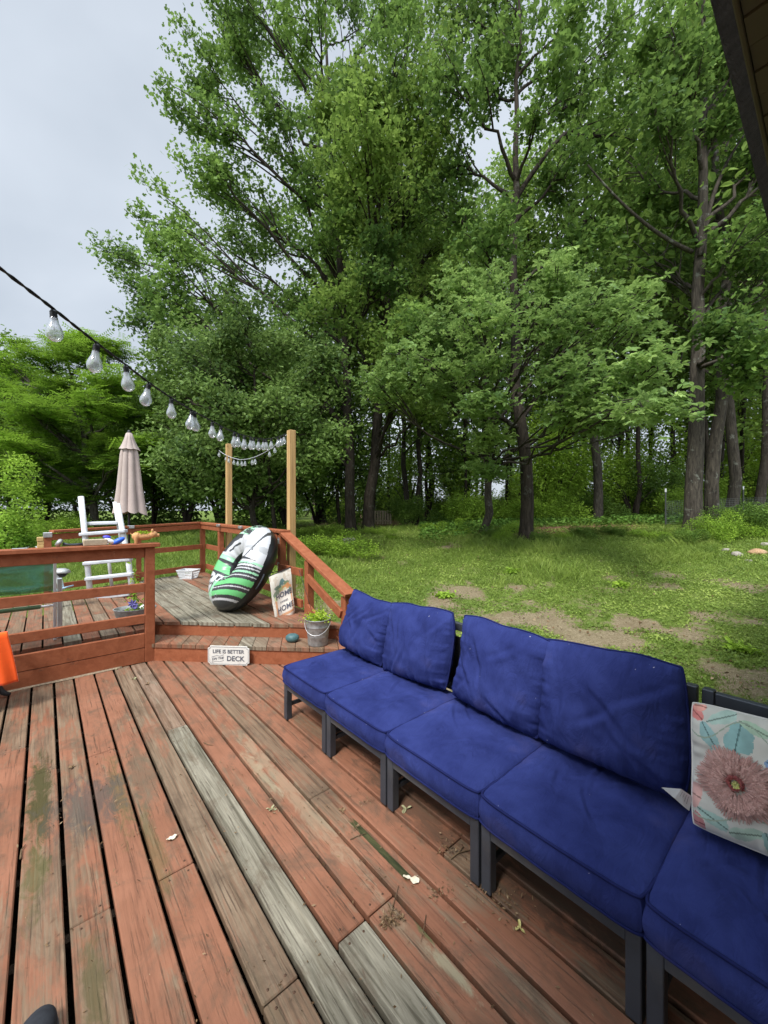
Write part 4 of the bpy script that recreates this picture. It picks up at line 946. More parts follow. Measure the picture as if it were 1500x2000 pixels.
# -- ivy, grass, weeds, fallen leaves
def ground_leaves(name, X, Y, L, rng, mat, kind, up, hz, t, wid=.6, Dr=None, droop=0):
    P = np.stack([X, Y, gz(X, Y) + hz], -1); v, f, tt = leaf_arrays(P, L, np.clip(t, 0, 1), rng, kind, up, wid, droop, Dr=Dr)
    return tag(link(name, fast_mesh(name, v, f, {'tint': tt}), mat), kind='stuff')
rng = np.random.default_rng(77)
n = 60000; r2 = rng.uniform(0, 1, n)**.8; Yv = 13.2 + r2 * 18; Xv = (rng.uniform(820, 1640, n) - 750) / F * Yv
keep = (fb2(Xv, Yv, .45, 51) > .40 - .012 * (Yv - 14)) & (litter_mask(Xv, Yv) < rng.uniform(.3, 1.0, n)); Xv, Yv = Xv[keep], Yv[keep]
ground_leaves('ivy_ground_cover', Xv, Yv, rng.uniform(.07, .13, len(Xv)), rng, L_ivy, 'oval', .8, rng.uniform(.02, .28, len(Xv)), .45 + (fb2(Xv, Yv, 1.5, 5) - .5) * 1.6, .8)
def in_deck(X, Y):
    b = V[0]*X + V[1]*Y; a = U[0]*X + U[1]*Y; return (b < 2.46) & (a < 8.2) & (b > -3.6) & (a < 7.4 + .35*b + .05)
def grass(name, n, y0, y1, pw, h0, h1, wd, seed, dens=.62, xr=(-200, 1700), lean=.45):
    rng = np.random.default_rng(seed); Yg = y0 + (y1 - y0) * rng.uniform(0, 1, n)**pw; Xg = (rng.uniform(*xr, n) - 750) / F * Yg
    cx = fb2(Xg, Yg, 3.2, 91, 3); d = dirt_mask(Xg, Yg); lt = litter_mask(Xg, Yg)
    keep = ~in_deck(Xg, Yg) & (d + (cx - .5) * 1.1 < dens - .1 + rng.uniform(-.12, .12, n)) & (lt < rng.uniform(.25, .9, n)); Xg, Yg = Xg[keep], Yg[keep]; m = len(Xg)
    tall = sstep(.50, .72, fb2(Xg, Yg, .8, 33, 3)); H = rng.uniform(h0, h1, m) * (.65 + .9 * tall) * (.6 + .8 * fb2(Xg, Yg, 7, 8, 2))
    P = np.stack([Xg, Yg, gz(Xg, Yg) - .005], -1); a = rng.uniform(0, 6.283, m); s = np.stack([np.cos(a), np.sin(a), a*0], -1); ln = np.stack([rng.normal(size=m), rng.normal(size=m), np.zeros(m)], -1) * lean
    W_ = (wd * rng.uniform(.7, 1.3, m) * (.5 + Yg / 14))[:, None]; upv = np.array([0, 0, 1.0]); H1 = H[:, None]
    v = np.stack([P - s*W_, P + s*W_, P + s*W_*.7 + upv*H1*.6 + ln*H1*.45, P + upv*H1 + ln*H1*1.15, P - s*W_*.7 + upv*H1*.6 + ln*H1*.45], 1).reshape(-1, 3)
    b_ = np.arange(m)[:, None] * 5; f = np.concatenate([b_ + np.array([0, 1, 2, 4])], 1)
    f2 = b_ + np.array([4, 2, 3, 3]); 
    me = bpy.data.meshes.new(name); F5 = (b_ + np.arange(5)[[0, 1, 2, 3, 4]])
    t = np.clip(.42 + (fb2(Xg, Yg, 1.3, 44) - .5) * 1.5 + rng.normal(size=m) * .14, 0, 1)
    return tag(link(name, fast_mesh(name, v, F5, {'tint': t}), L_grass), kind='stuff')
grass('lawn_grass', 170000, 2.4, 15, 1.25, .035, .085, .0032, 101)
grass('far_grass', 100000, 8, 26, 1.0, .06, .20, .006, 102, .66)
grass('tall_grass', 4000, 10.4, 14.5, 1.0, .07, .20, .006, 103, 1.2, (880, 1210), .5)
grass('tall_grass_clump', 2600, 8.6, 10.2, 1.0, .12, .30, .005, 104, 1.2, (1270, 1400), .55)
grass('left_grass', 26000, 6.5, 16, 1.0, .08, .22, .006, 105, 1.2, (-100, 640))
rng = np.random.default_rng(5)
n = 100000; Yv = 2.4 + rng.uniform(0, 1, n)**1.1 * 12; Xv = (rng.uniform(480, 1700, n) - 750) / F * Yv
keep = ~in_deck(Xv, Yv) & (dirt_mask(Xv, Yv) + (fb2(Xv, Yv, 4, 71, 3) - .5) * 1.6 < .50 + rng.uniform(-.25, .25, n)); Xv, Yv = Xv[keep], Yv[keep]
ground_leaves('lawn_weeds', Xv, Yv, rng.uniform(.016, .036, len(Xv)) * (1 + Yv / 16), rng, L_grass, 'oval', .9, rng.uniform(.005, .045, len(Xv)), .5 + (fb2(Xv, Yv, 2.1, 9) - .5) * 1.8 + rng.normal(size=len(Xv)) * .15, .6)
n = 26000; Yv = 2.6 + rng.uniform(0, 1, n)**1.25 * 20; Xv = (rng.uniform(560, 1700, n) - 750) / F * Yv; pr_ = .06 + litter_mask(Xv, Yv) + .22 * dirt_mask(Xv, Yv)
keep = ~in_deck(Xv, Yv) & (rng.uniform(0, 1, n) < pr_); Xv, Yv = Xv[keep], Yv[keep]
ground_leaves('fallen_leaves', Xv, Yv, rng.uniform(.012, .055, len(Xv)) * (.6 + Yv / 14), rng, L_dry, 'oval', 1.2, rng.uniform(.004, .02, len(Xv)) , rng.uniform(0, 1, len(Xv)), .6)
# small upright weeds on the lawn
def weed(loc, s, seed, label):
    rng = np.random.default_rng(seed); t = thing('lawn_weed', label, 'weed', loc); n = 150
    P = rng.normal(size=(n, 3)) * np.array([s, s, s*.5]) * .4; P[:, 2] = np.abs(P[:, 2]) + .02
    v, f, tt = leaf_arrays(P, rng.uniform(.4, .7, n) * s, np.clip(rng.normal(size=n)*.15 + .6, 0, 1), rng, 'oval', .8, .45); link('foliage', fast_mesh('foliage', v, f, {'tint': tt}), L_shrub, t)
    m = MB()
    for j in range(4): m.tube([(0, 0, -.03), (rng.normal()*s*.15, rng.normal()*s*.15, s*.3)], [.006, .003], 4)
    m.obj('stem', [L_shrub], t)
for i, (x, y, s, lb) in enumerate([(870, 1165, .16, 'low leafy weed in the bare patch behind the second sofa back'), (1000, 1120, .17, 'bright spiky weed on the lawn below the dark upright trunk'), (1215, 1145, .15, 'round leafy weed on the lawn, midway to the right trunk'), (1445, 1270, .14, 'leafy weed beside the gravel at the right edge')]):
    Zd = solve_z(x, y)
    X_ = (x - 750) / F * Zd; weed((X_, Zd, float(gz(X_, Zd))), s, i, lb)
# ------------------------------------------------------------ string lights
def bulb(parent, p, s, tilt, rng):
    T = Matrix.Translation(p) @ Matrix.Rotation(rng.uniform(0, 6.28), 4, 'Z') @ Matrix.Rotation(tilt, 4, 'X')
    m = MB(); m.lathe([(0, -.018), (.006, -.022), (.013, -.030), (.0155, -.040), (.0175, -.055), (.026, -.075), (.0315, -.093), (.032, -.104), (.028, -.118), (.019, -.129), (.008, -.1345), (0, -.1355)], 16, M=T @ Matrix.Scale(s, 4))
    o = m.obj('bulb', [M_bulb], parent)
    m = MB(); m.lathe([(0, .002), (.009, .0), (.013, -.006), (.0145, -.012), (.0125, -.015), (.0145, -.018), (.0125, -.021), (.0145, -.025), (.0125, -.028), (.0145, -.032), (.0145, -.038), (0, -.038)], 12, M=T @ Matrix.Scale(s, 4)); m.obj('socket', [M_bulbcap], o)
    m = MB(); m.tube([tuple(T @ Vector((0, 0, -.03*s))), tuple(T @ Vector((.002, 0, -.07*s))), tuple(T @ Vector((-.002, 0, -.085*s)))], .0025*s, 5); m.obj('filament', [M_zinc], o)
def string(label, cpts, bulbs, seed, s=1.0):
    rng = random.Random(seed); C_ = np.array(cpts); base = C_[-1]; t = thing('string_lights', label, 'string lights', (0, 0, 0), 0, 'string lights on the pine posts')
    # smooth + twist
    d = np.r_[0, np.cumsum(np.linalg.norm(np.diff(C_, axis=0), axis=1))]; nn = int(d[-1] / .03) + 4; q = np.linspace(0, d[-1], nn)
    P = np.stack([np.interp(q, d, C_[:, j]) for j in range(3)], -1)
    for _ in range(6): P[1:-1] = (P[:-2] + 2*P[1:-1] + P[2:]) / 4
    m = MB()
    for ph in (0, math.pi):
        Q = P.copy(); Q[:, 0] += .003 * np.cos(q * 160 + ph) ; Q[:, 2] += .003 * np.sin(q * 160 + ph); m.tube(Q, .0034, 5)
    m.obj('cable', [M_bulbcap if seed == 1 else M_greypl], t)
    for (bx_, tl) in bulbs:
        i = int(np.argmin(np.where(P[:, 1] > .95, np.abs((P[:, 0] / P[:, 1]) * F + 750 - bx_), 1e6))); bulb(t, Vector(P[i]) - Vector((0, 0, .004)), s * rng.uniform(.94, 1.04), R(tl), rng)
def zline(x): return 1.05 / ((750 - x) / F - .031)
c1 = [(-60,480),(0,523),(40,555),(105,603),(150,640),(185,667),(215,690),(245,712),(287,745),(335,778),(375,802),(415,823),(440,837),(470,849),(500,856),(520,858),(540,855),(557,848)]
string('long string of clear bulbs sweeping from the upper left to the nearer pine post', [np.array(q) for q in ((-1.03, -.62, 2.83), (-1.035, -.2, 2.64), (-1.04, .3, 2.44), (-1.05, .75, 2.28))] + [ray(x, y, min(zline(x), 4.98)) for x, y in c1],
       [(104,2),(194,6),(249,-8),(294,-10),(337,2),(373,8),(381,12),(416,0),(431,-6),(457,5),(466,3),(477,0),(489,0),(496,5),(505,0),(515,3),(520,-4),(530,0),(543,4),(549,-3),(555,0)], 1, .80)
def z2(x): return 2.47 / (.652 - .758 * (750 - x) / F)
c2 = [(428,880),(437,887),(453,894),(469,898),(485,896.5),(500,892),(515,885),(528,877),(540,868),(553,855),(560,849)]
string('short slack string of clear bulbs between the two pine posts', [ray(x, y, min(max(z2(x), 5.12), 7.0)) for x, y in c2],
       [(429,0),(442,4),(447,0),(457,3),(464,0),(472,-3),(479,0),(493,5),(498,-4),(527,0),(537,3)], 2, .80)

# ------------------------------------------------------------ closed umbrella
ub = ray(252, 1000, 6.68); gb = float(gz(ub[0], ub[1])); t = thing('umbrella', 'closed pinkish beige patio umbrella behind the pool ladder', 'umbrella', (ub[0], ub[1], gb))
m = MB(); m.tube([(0, 0, -.1), (0, 0, 2.86 - gb)], .019, 10); m.obj('pole', [M_bulbcap], t)
def canopy(prof, folds, amp, seed, hem=0.0):
    n = 144; rng = np.random.default_rng(seed); th = np.linspace(0, 2*math.pi, n+1); P = []
    k = np.array([rng.uniform(.7, 1.3) for _ in range(folds)]); ph = rng.uniform(0, 6)
    for i, (r_, z) in enumerate(prof):
        f = i / (len(prof) - 1); ring_ = []
        for a in th:
            a2 = a % (2*math.pi); fi = a2 / (2*math.pi) * folds; j = int(fi) % folds; u_ = fi - int(fi)
            w_ = (abs(math.sin(math.pi * u_)) ** .7) * k[j]; rad = r_ * (1 - amp * f**.5 + amp * f**.5 * w_ * 1.5); sw = .25 * f * (u_ - .5)
            ring_.append((rad * math.cos(a + sw + ph), rad * math.sin(a + sw + ph), z - hem * f**8 * (w_ - .5)))
        P.append(ring_)
    return np.array(P)
m = MB(); m.grid(canopy([(.03, 2.66), (.10, 2.60), (.130, 2.45), (.148, 2.2), (.170, 1.9), (.200, 1.62), (.222, 1.49)], 8, .42, 3, .09) - np.array([0, 0, gb]), 0); m.obj('canopy', [M_umb], t)
m = MB(); m.grid(canopy([(.022, 2.83), (.045, 2.815), (.07, 2.72), (.105, 2.62), (.145, 2.545)], 8, .22, 5, .03) - np.array([0, 0, gb]), 0); m.obj('vent_flap', [M_umb], t)
m = MB(); m.lathe([(0, 2.875 - gb), (.02, 2.865 - gb), (.03, 2.84 - gb), (.032, 2.825 - gb), (0, 2.82 - gb)], 14); m.obj('finial', [M_bulbcap], t)

# ------------------------------------------------------------ pool ladder
t = thing('pool_ladder', 'white resin A frame pool ladder leaning by the back railing', 'ladder', tuple(ray(215, 1165, 5.45)))
o_ = np.array(t.location)
def lad(nm, pts, r_, mat=M_whpl):
    m = MB(); P = np.array([ray(*p) for p in pts]) - o_; m.tube(P, r_, 12); return m.obj(nm, [mat], t)
lad('side_rail', [(158, 970, 5.62), (166, 1046, 5.56), (177, 1172, 5.46)], .036); lad('side_rail', [(229, 984, 5.66), (241, 1046, 5.60), (250, 1090, 5.54), (259, 1160, 5.47)], .036)
lad('back_leg', [(208, 1060, 5.72), (213, 1100, 5.74), (220, 1158, 5.78)], .022); lad('back_leg', [(224, 980, 5.72), (232, 1030, 5.75), (242, 1080, 5.80)], .026)
for (xa, ya, xb, yb, Z_) in ((168, 1023, 233, 1021, 5.66), (157, 1044, 247, 1037, 5.53), (164, 1101, 257, 1092, 5.49), (168, 1131, 260, 1121, 5.45), (171, 1170, 255, 1160, 5.42)):
    m = MB(); m.beam(tuple(ray(xa, ya, Z_) - o_), tuple(ray(xb, yb, Z_ + .03) - o_), .085, .046, 0, .010); st = m.obj('step', [M_greypl], t)
    m = MB(); 
    p = ray(xa, ya, Z_) - o_; q = ray(xb, yb, Z_ + .03) - o_
    for j in range(3): dd = np.array([0, -.026 + .026*j, .0245]); m.tube([p + (q-p)*.06 + dd, p + (q-p)*.94 + dd], .0022, 4)
    m.obj('grip_ribs', [M_whpl], st)

# ------------------------------------------------------------ glass table on its side, pool and its skimmer
t = thing('patio_table', 'green tinted glass table stood on its side behind the front railing', 'table', D(.07, 4.74, ZU), RD)
m = MB(); m.box(-2.0, -.012, -.004, .004, .455, .80, 0, .002); m.obj('glass_top', [M_glass], t)
m = MB(); m.box(-.012, .012, -.012, .012, 0, .83, 0, .003); m.box(-2.0, -.012, -.009, .009, .80, .82, 0, .003); m.obj('frame', [M_alu], t)
m = MB(); m.tube([(-2, .0, .322), (-.10, .0, .322)], .019, 10); m.obj('cross_tube', [M_greenbar], t)
m = MB(); m.tube([(-.10, .0, .322), (-.012, .0, .322)], .010, 8); m.obj('tube_end', [M_whpl], t)
m = MB(); m.box(.016, .055, .04, .065, .0, .56, 0, .006); m.obj('leg', [M_alu], t)
m = MB(); xs = np.linspace(-1.9, -.05, 24); m.tube([(x, -.012, .775 - .035*math.sin((x + .05) / 1.0 * 1.8)**2) for x in xs], .004, 6); m.obj('edge_strip', [M_whpl], t)
t = thing('swimming_pool', 'round pool with turquoise water seen through the green glass', 'pool', (-9.9, 8.4, -.25))
g0 = t.location.z; m = MB(); m.lathe([(2.2, -.2), (2.22, .75), (2.28, .78), (2.28, .80), (2.15, .80), (2.15, .1)], 64); m.obj('wall', [M_greypl], t)
m = MB(); m.lathe([(0, .66), (2.16, .66)], 64); m.obj('water', [M_pool], t)
t = thing('pool_skimmer', 'grey hooded pool skimmer with pale blue tray, beside the glass table', 'pool skimmer', tuple(ray(117, 1150, 4.85)))
m = MB(); m.lathe([(0, .255), (.05, .250), (.08, .235), (.10, .205), (.095, .195), (0, .195)], 20, sx=1.25, sy=.8); m.obj('hood', [M_galv], t)
m = MB(); m.lathe([(0, .195), (.06, .193), (.03, .15), (0, .14)], 16, c=(.03, 0, 0)); m.obj('hood_underside', [M_black], t)
m = MB(); m.tube([(-.03, 0, .19), (.0, .0, .08), (.02, 0, -.02)], .032, 12); m.obj('pipe', [M_whpl], t)
m = MB(); m.box(.0, .13, -.06, .06, -.015, .0, 0, .004, Matrix.Rotation(R(-18), 4, 'Y')); m.obj('tray', [simple('pale blue plastic', (.33, .52, .68), .4)], t)
m = MB(); m.box(-.06, -.02, -.03, .03, -.22, .0, 0, .004); m.obj('bracket', [M_alu], t)

# ------------------------------------------------------------ basket
p = ray(368, 1129, 6.95); t = thing('plastic_basket', 'small white slotted plastic basket at the far corner of the upper deck', 'basket', (p[0], p[1], ZU), R(-8))
m = MB(); wb, db, wt, dt, h = .115, .08, .155, .115, .15
m.box(-wb, wb, -db, db, 0, .006)
def cor(f): return [((wb + (wt-wb)*f)*sx_, (db + (dt-db)*f)*sy_, h*f) for sx_, sy_ in ((-1,-1),(1,-1),(1,1),(-1,1))]
c0, c1_ = cor(0), cor(1)
for i in range(4):
    a0, b0, a1, b1 = np.array(c0[i]), np.array(c0[(i+1)%4]), np.array(c1_[i]), np.array(c1_[(i+1)%4])
    for j in range(11): f = j/10; m.beam(tuple(a0 + (b0-a0)*f), tuple(a1 + (b1-a1)*f), .012, .003, 0, 0)
    for f2 in (0.03, .34, .62, .9): m.beam(tuple(a0 + (a1-a0)*f2), tuple(b0 + (b1-b0)*f2), .003, .024 if f2 > .8 else .016, 0, 0)
m.obj('body', [M_whpl], t); m = MB(); pr = c1_ + [c1_[0]]
for i in range(4): m.beam(pr[i], pr[i+1], .014, .008, 0, .002)
m.obj('rim', [M_whpl], t)

# ------------------------------------------------------------ inflatable tube
def attr_mesh_obj(name, P, cols, mat, parent, smooth=True):
    a, b = P.shape[:2]; i = (np.arange(a-1)[:, None] * b + np.arange(b-1)[None]).ravel(); f = np.stack([i, i+b, i+b+1, i+1], -1)
    return link(name, fast_mesh(name, P.reshape(-1, 3), f, {'col': cols.reshape(-1, 3)}, smooth), mat, parent)
al = R(31); ctr = np.array([-1.735, 4.86, .815]); u3 = np.array([*U, 0]); v3 = np.array([*V, 0]); z3 = np.array([0, 0, 1.0])
nrm = -v3 * math.cos(al) + z3 * math.sin(al); e1 = -u3; e2 = v3 * math.sin(al) + z3 * math.cos(al)
Rr, rr_t = .335, .200; na, nb = 420, 180; A_, B_ = np.meshgrid(np.linspace(0, 2*math.pi, na), np.linspace(0, 2*math.pi, nb), indexing='ij')
rt_ = rr_t * (1 + .018 * np.cos(A_ * 14) * (np.cos(B_) < -.2)); S_ = (Rr + rt_*np.cos(B_)) * np.cos(A_); Q_ = (Rr + rt_*np.cos(B_)) * np.sin(A_) * 1.04; N_ = rt_ * .95 * np.sin(B_)
lowz = ctr[2] + (S_[..., None]*e1 + Q_[..., None]*e2 + N_[..., None]*nrm)[..., 2]
Pt = S_[..., None]*e1 + Q_[..., None]*e2 + N_[..., None]*nrm; Pt[..., 2] = np.maximum(Pt[..., 2], ZU + .002 - ctr[2])
cS, cQ, cN = [(x[:-1, :-1] + x[1:, 1:]) / 2 for x in (S_, Q_, N_)]; s = cS / .52; q = cQ / .54
ck = np.array([.035, .037, .040]); wh = np.array([.50, .51, .53]); gn = np.array([.13, .47, .17]); gr_ = np.array([.34, .35, .36]); lg = np.array([.28, .57, .36]); bk_ = np.array([.012, .012, .014])
Cc = np.zeros(s.shape + (3,)) + wh
def setc(mask, c): Cc[mask] = c
ang = np.arctan2(q, s); wv_ = q + .10*np.sin(s*3.0)
# right half
rgt = s > -.05
setc(rgt & (q < .16), ck); setc(rgt & (q < -.02 + .18*s) & (q > -.08 + .18*s), wh); setc(rgt & (q < -.08 + .2*s) & (q > -.12 + .2*s), lg)
for k_, (d0, d1, c) in enumerate([(-.18, -.22, wh), (-.26, -.285, wh), (-.33, -.37, lg), (-.42, -.44, wh), (-.50, -.62, gn), (-.66, -.68, wh), (-.74, -.84, gn), (-.90, -.94, wh)]): setc(rgt & (q < d0 + .25*s) & (q > d1 + .25*s), c)
setc((s > .42) & (q > .36) & (q < .38 + .25*(s-.4)), gr_); setc((np.abs(np.hypot(s - .10, q - .45) - .62) < .018) & (q > .0) & (s > .2), ck)

# upper left: charcoal with sweeping white band
ul = (s <= -.05) & (q > .0); setc(ul & (np.hypot(s, q) > .56) & (q > .13) & (q < .84), ck); setc(ul & (np.abs(np.hypot(s + .02, q) - .44) < .022) & (q > .2), ck); setc(ul & (q < .16), wh); setc(ul & (q < .10) , lg); 
top_ = (q > .66) & (s < .26) & (s > -.42); setc(top_, ck); nsp = fbm(np.stack([cS*9, cQ*30, cN*9], -1), 4, 3); setc(top_ & (nsp > .52), lg); setc(top_ & (nsp > .60), wh)
# lower left: stripes then the grey jagged shape
ll = (s <= -.05) & (q <= .0); setc(ll, lg); setc(ll & (q < -.02 - .1*s) & (q > -.14 - .12*s), ck); setc(ll & (q < -.14 - .12*s) & (q > -.30), gn); setc(ll & (q < -.30) & (q > -.36), ck)
fc = (np.hypot((s + .58) / .36, (q + .62) / .27) < 1); setc(np.hypot((s + .58) / .41, (q + .62) / .32) < 1, ck); setc(fc, np.array([.50, .51, .52]))
jag = np.abs(q + .66 - .05*np.abs(((s*7) % 1) - .5)*2 - .10*(s + .58)) < .022; setc(fc & jag, bk_); setc(fc & (np.abs(q + .50 - .35*np.abs(s + .56)) < .03) & (s < -.44), bk_)
setc((s > -.32) & (s < -.05) & (q < -.36) & (q > -.52), wh); setc((s > -.24) & (s < -.10) & (q < -.40) & (q > -.50), ck)
setc((q < -.80) & (s < 0), lg); setc((q < -.86) & (s < 0) & (nsp > .5), wh)
setc(cN < .012 + .012*np.sin(ang*3), bk_); setc((np.hypot(s, q) < .285), bk_); setc((np.hypot(s, q) < .36) & (cN < .08), bk_)
t = thing('inflatable_tube', 'black, white and green striped inflatable river tube leaning on the railing', 'inflatable tube', tuple(ctr))
attr_mesh_obj('ring', Pt, Cc, colattr('glossy printed vinyl', .32, 0, .5, clean=True), t)
for (ss, qq) in ((.62, .28), (.22, -.80)):
    a = math.atan2(qq*.54, ss*.52); B0 = R(62); c_ = ((Rr + rr_t*math.cos(B0))*math.cos(a))*e1 + ((Rr + rr_t*math.cos(B0))*math.sin(a)*1.04)*e2 + rr_t*.92*math.sin(B0)*nrm
    rd = math.cos(a)*e1 + math.sin(a)*e2; nn_ = Vector(rd*math.cos(B0) + nrm*math.sin(B0)); Mx = nn_.to_track_quat('Z', 'Y').to_matrix().to_4x4(); Mx.translation = Vector(c_)
    m = MB(); m.lathe([(0, .006), (.010, .006), (.012, .001)], 14, M=Mx, m=0); m.lathe([(.012, .002), (.020, .005), (.026, .001), (.028, -.004)], 18, M=Mx, m=1); m.obj('valve', [M_black, M_greypl], t)
m = MB(); hp = [ctr*0 + e1*(.40 + .06*math.sin(x)) + e2*(-.10 + .09*math.cos(x)) - nrm*(.05 - .02*math.sin(x)) + e1*.12 for x in np.linspace(0, math.pi, 9)]; m.tube(hp, .010, 8); m.obj('handle', [M_shoe], t)

# ------------------------------------------------------------ text helper
def text2d(body, size, offset=0.0, spacing=1.0, extrude=0.0):
    c = bpy.data.curves.new('lettering', 'FONT'); c.body = body; c.size = size; c.align_x = 'CENTER'; c.align_y = 'CENTER'; c.offset = offset; c.space_character = spacing; c.resolution_u = 3
    o = bpy.data.objects.new('lettering', c); COL.objects.link(o); dg = bpy.context.evaluated_depsgraph_get(); me = bpy.data.meshes.new_from_object(o.evaluated_get(dg))
    v = np.array([q.co[:] for q in me.vertices]); f = [tuple(pp.vertices) for pp in me.polygons]; bpy.data.objects.remove(o); bpy.data.meshes.remove(me); bpy.data.curves.remove(c); return v, f
# ------------------------------------------------------------ garden flag
TL, TR, BR, BL = ray(525, 1127, 4.50), ray(567, 1108, 4.62), ray(575, 1196, 4.58), ray(538, 1222, 4.42)
def flagpt(a, b):          # a 0..1 left to right, b 0..1 top to bottom
    a = np.asarray(a, float)[..., None]; b = np.asarray(b, float)[..., None]; P = TL*(1-a)*(1-b) + TR*a*(1-b) + BR*a*b + BL*(1-a)*b
    return P + np.array([.5, -.85, 0]) * (.016 * np.sin(a*7 + b*2.2) * (.3 + b) + .012 * np.sin(b*9))
t = thing('garden_flag', 'cream garden flag reading HOME sweet HOME over leaves, beside the tube', 'flag', tuple(TL)); n = 90
aa, bb = np.meshgrid(np.linspace(0, 1, n), np.linspace(0, 1, n), indexing='ij'); Pf = flagpt(aa, bb); ca, cb = aa[:-1, :-1] + .5/n, bb[:-1, :-1] + .5/n
Cf = np.zeros(ca.shape + (3,)) + np.array([.60, .57, .50]); fn = fbm(np.stack([ca*9, cb*14, ca*0], -1), 3, 3)
Cf[fn > .60] = (.50, .44, .36)
fr = (np.abs(ca - .55) < .42) & (cb > .36) & (cb < .93); inn = (np.abs(ca - .57) < .33) & (cb > .42) & (cb < .88); Cf[fr] = (.56, .29, .15); Cf[inn] = (.62, .58, .52)
for (x, y, rx, ry, c) in ((.35,.30,.16,.05,(.14,.20,.14)),(.55,.22,.10,.07,(.10,.20,.20)),(.75,.28,.14,.05,(.16,.22,.12)),(.5,.36,.2,.055,(.45,.50,.22)),(.7,.36,.16,.05,(.62,.30,.12)),(.3,.38,.12,.05,(.22,.30,.20)),(.85,.36,.09,.06,(.55,.25,.10)),(.2,.42,.1,.06,(.20,.26,.18)),(.22,.5,.08,.05,(.52,.55,.30)),(.62,.40,.12,.03,(.62,.60,.40)),(.45,.27,.05,.06,(.10,.22,.20)),(.88,.45,.05,.07,(.14,.24,.18))):
    Cf[(np.hypot((ca - x)/rx, (cb - y)/ry) + (fn - .5)*1.6 < 1)] = c
attr_mesh_obj('cloth', Pf - TL, Cf, colattr('printed flag cloth', .85, .2, .2, .2, 300, .001), t)
for body, sz, cx, cyy in (('HOME', .30, .60, .50), ('sweet', .17, .58, .635), ('HOME', .30, .60, .775)):
    v, f = text2d(body, sz, .006 if body == 'HOME' else 0); k_ = 1.0; P = flagpt(cx + v[:, 0]*.92, cyy - v[:, 1]*.50) - TL + np.array([-.10, -.25, .02]) * .02
    m = MB(); m.add(P, f); m.obj('lettering', [M_ink], t)
m = MB(); m.tube([TL - TL + np.array([-.005, .0, .0]), TR - TL + np.array([.01, 0, .005])], .005, 6); m.tube([np.array([-.005, 0, 0]), np.array([.0, .10, .035]), np.array([.05, .22, .03])], .005, 6); m.obj('hanger', [M_black], t)

# ------------------------------------------------------------ bucket planter with a thin rod
p = ray(621, 1258, 3.95); t = thing('bucket_planter', 'galvanised bucket with lime green plant standing on the step', 'planter', (p[0], p[1], ZS)); t.scale = (.94, .94, .96)
m = MB(); m.lathe([(0, .004), (.098, .004), (.103, .0), (.104, .012), (.108, .03), (.1085, .09), (.112, .095), (.112, .100), (.1105, .105), (.124, .19), (.1275, .195), (.1275, .20), (.1255, .205), (.133, .262), (.139, .268), (.139, .274), (.131, .274), (.122, .19), (.10, .02)], 40); m.obj('bucket', [M_galv], t)
m = MB(); m.lathe([(0, .235), (.126, .232)], 24); m.obj('soil', [M_soil_underdeck], t)
m = MB(); hp = [(.138*math.cos(x), .138*math.sin(x)*.35 - .04*0, .255 - .165*math.sin(x)*.0 - .12*math.sin(x)) for x in np.linspace(0, math.pi, 15)]; m.tube([(x, -abs(y) - .11*math.sin(i/14*math.pi), z) for i, (x, y, z) in enumerate(hp)], .003, 6); m.obj('handle', [M_zinc], t)
rng = np.random.default_rng(8); n = 520; P = rng.normal(size=(n, 3)) * [.060, .055, .035]; P[:, 2] = np.abs(P[:, 2]) + .255; v, f, tt = leaf_arrays(P, rng.uniform(.018, .036, n), np.clip(rng.normal(size=n)*.2 + .6, 0, 1), rng, 'oval', .7, .55)
link('plant', fast_mesh('plant', v, f, {'tint': tt}), L_lime, t)
a_ = ray(582, 1107, 4.1) - np.array(t.location); m = MB(); m.tube([a_, np.array([-.02, .0, .20])], .0028, 6); m.obj('rod', [M_black], t)
p = ray(571, 1246, 4.03); t_ = MB(); t_.lathe([(0, 0), (.045, .003), (.066, .022), (.070, .040), (.064, .060), (.045, .074), (.02, .080), (0, .081)], 28, sy=.85)
tag(t_.obj('teal_stone', [M_teal], None, (p[0], p[1], ZS)), 'smooth dark teal rounded stone on the step beside the bucket', 'stone')

# ------------------------------------------------------------ sign
sg = thing('wooden_sign', 'small white sign reading LIFE IS BETTER ON THE DECK against the step', 'sign', D(1.386 - .022, 3.934 - .022, .002), RD - R(45))
W_, H_ = .208, .184; cc = .022; out_ = []
for (sx_, sz_) in ((1, 0), (1, 1), (-1, 1), (-1, 0)):
    zc_ = H_ * sz_; cxx = W_ * sx_; order = [0, 1, 2, 3, 4]
    arc = [(cxx - sx_*cc*math.cos(R(90)*i/4), zc_ + (1 if sz_ == 0 else -1)*cc*math.sin(R(90)*i/4)) for i in range(5)]
    if (sx_ == 1) == (sz_ == 1): arc = arc[::-1]
    out_ += arc
def plate(poly, y0, y1, m_): k_ = len(poly); vs = [(x, y0, z) for x, z in poly] + [(x, y1, z) for x, z in poly]; m_.add(vs, [tuple(range(k_)), tuple(range(k_, 2*k_))[::-1]] + [(i, i+k_, (i+1) % k_ + k_, (i+1) % k_) for i in range(k_)])
m = MB(); plate(out_, -.010, .0, m); m.obj('board', [M_sign], sg)
m = MB(); sc_ = [(x*.955, (z - H_/2)*.90 + H_/2) for x, z in out_]; m.tube([(x, -.0108, z) for x, z in sc_], .0014, 5, closed=True); m.obj('border', [M_ink], sg)
def serif_text(body, size, cx, cz, off=.001, rot=0.0, shear=0.0):
    v, f = text2d(body, size, off); c_, s__ = math.cos(rot), math.sin(rot); x = v[:, 0] + shear*v[:, 1]; z = v[:, 1]
    m = MB(); m.add(np.stack([cx + c_*x - s__*z, np.full(len(x), -.0125), cz + s__*x + c_*z], -1), f); m.obj('lettering', [M_ink], sg)
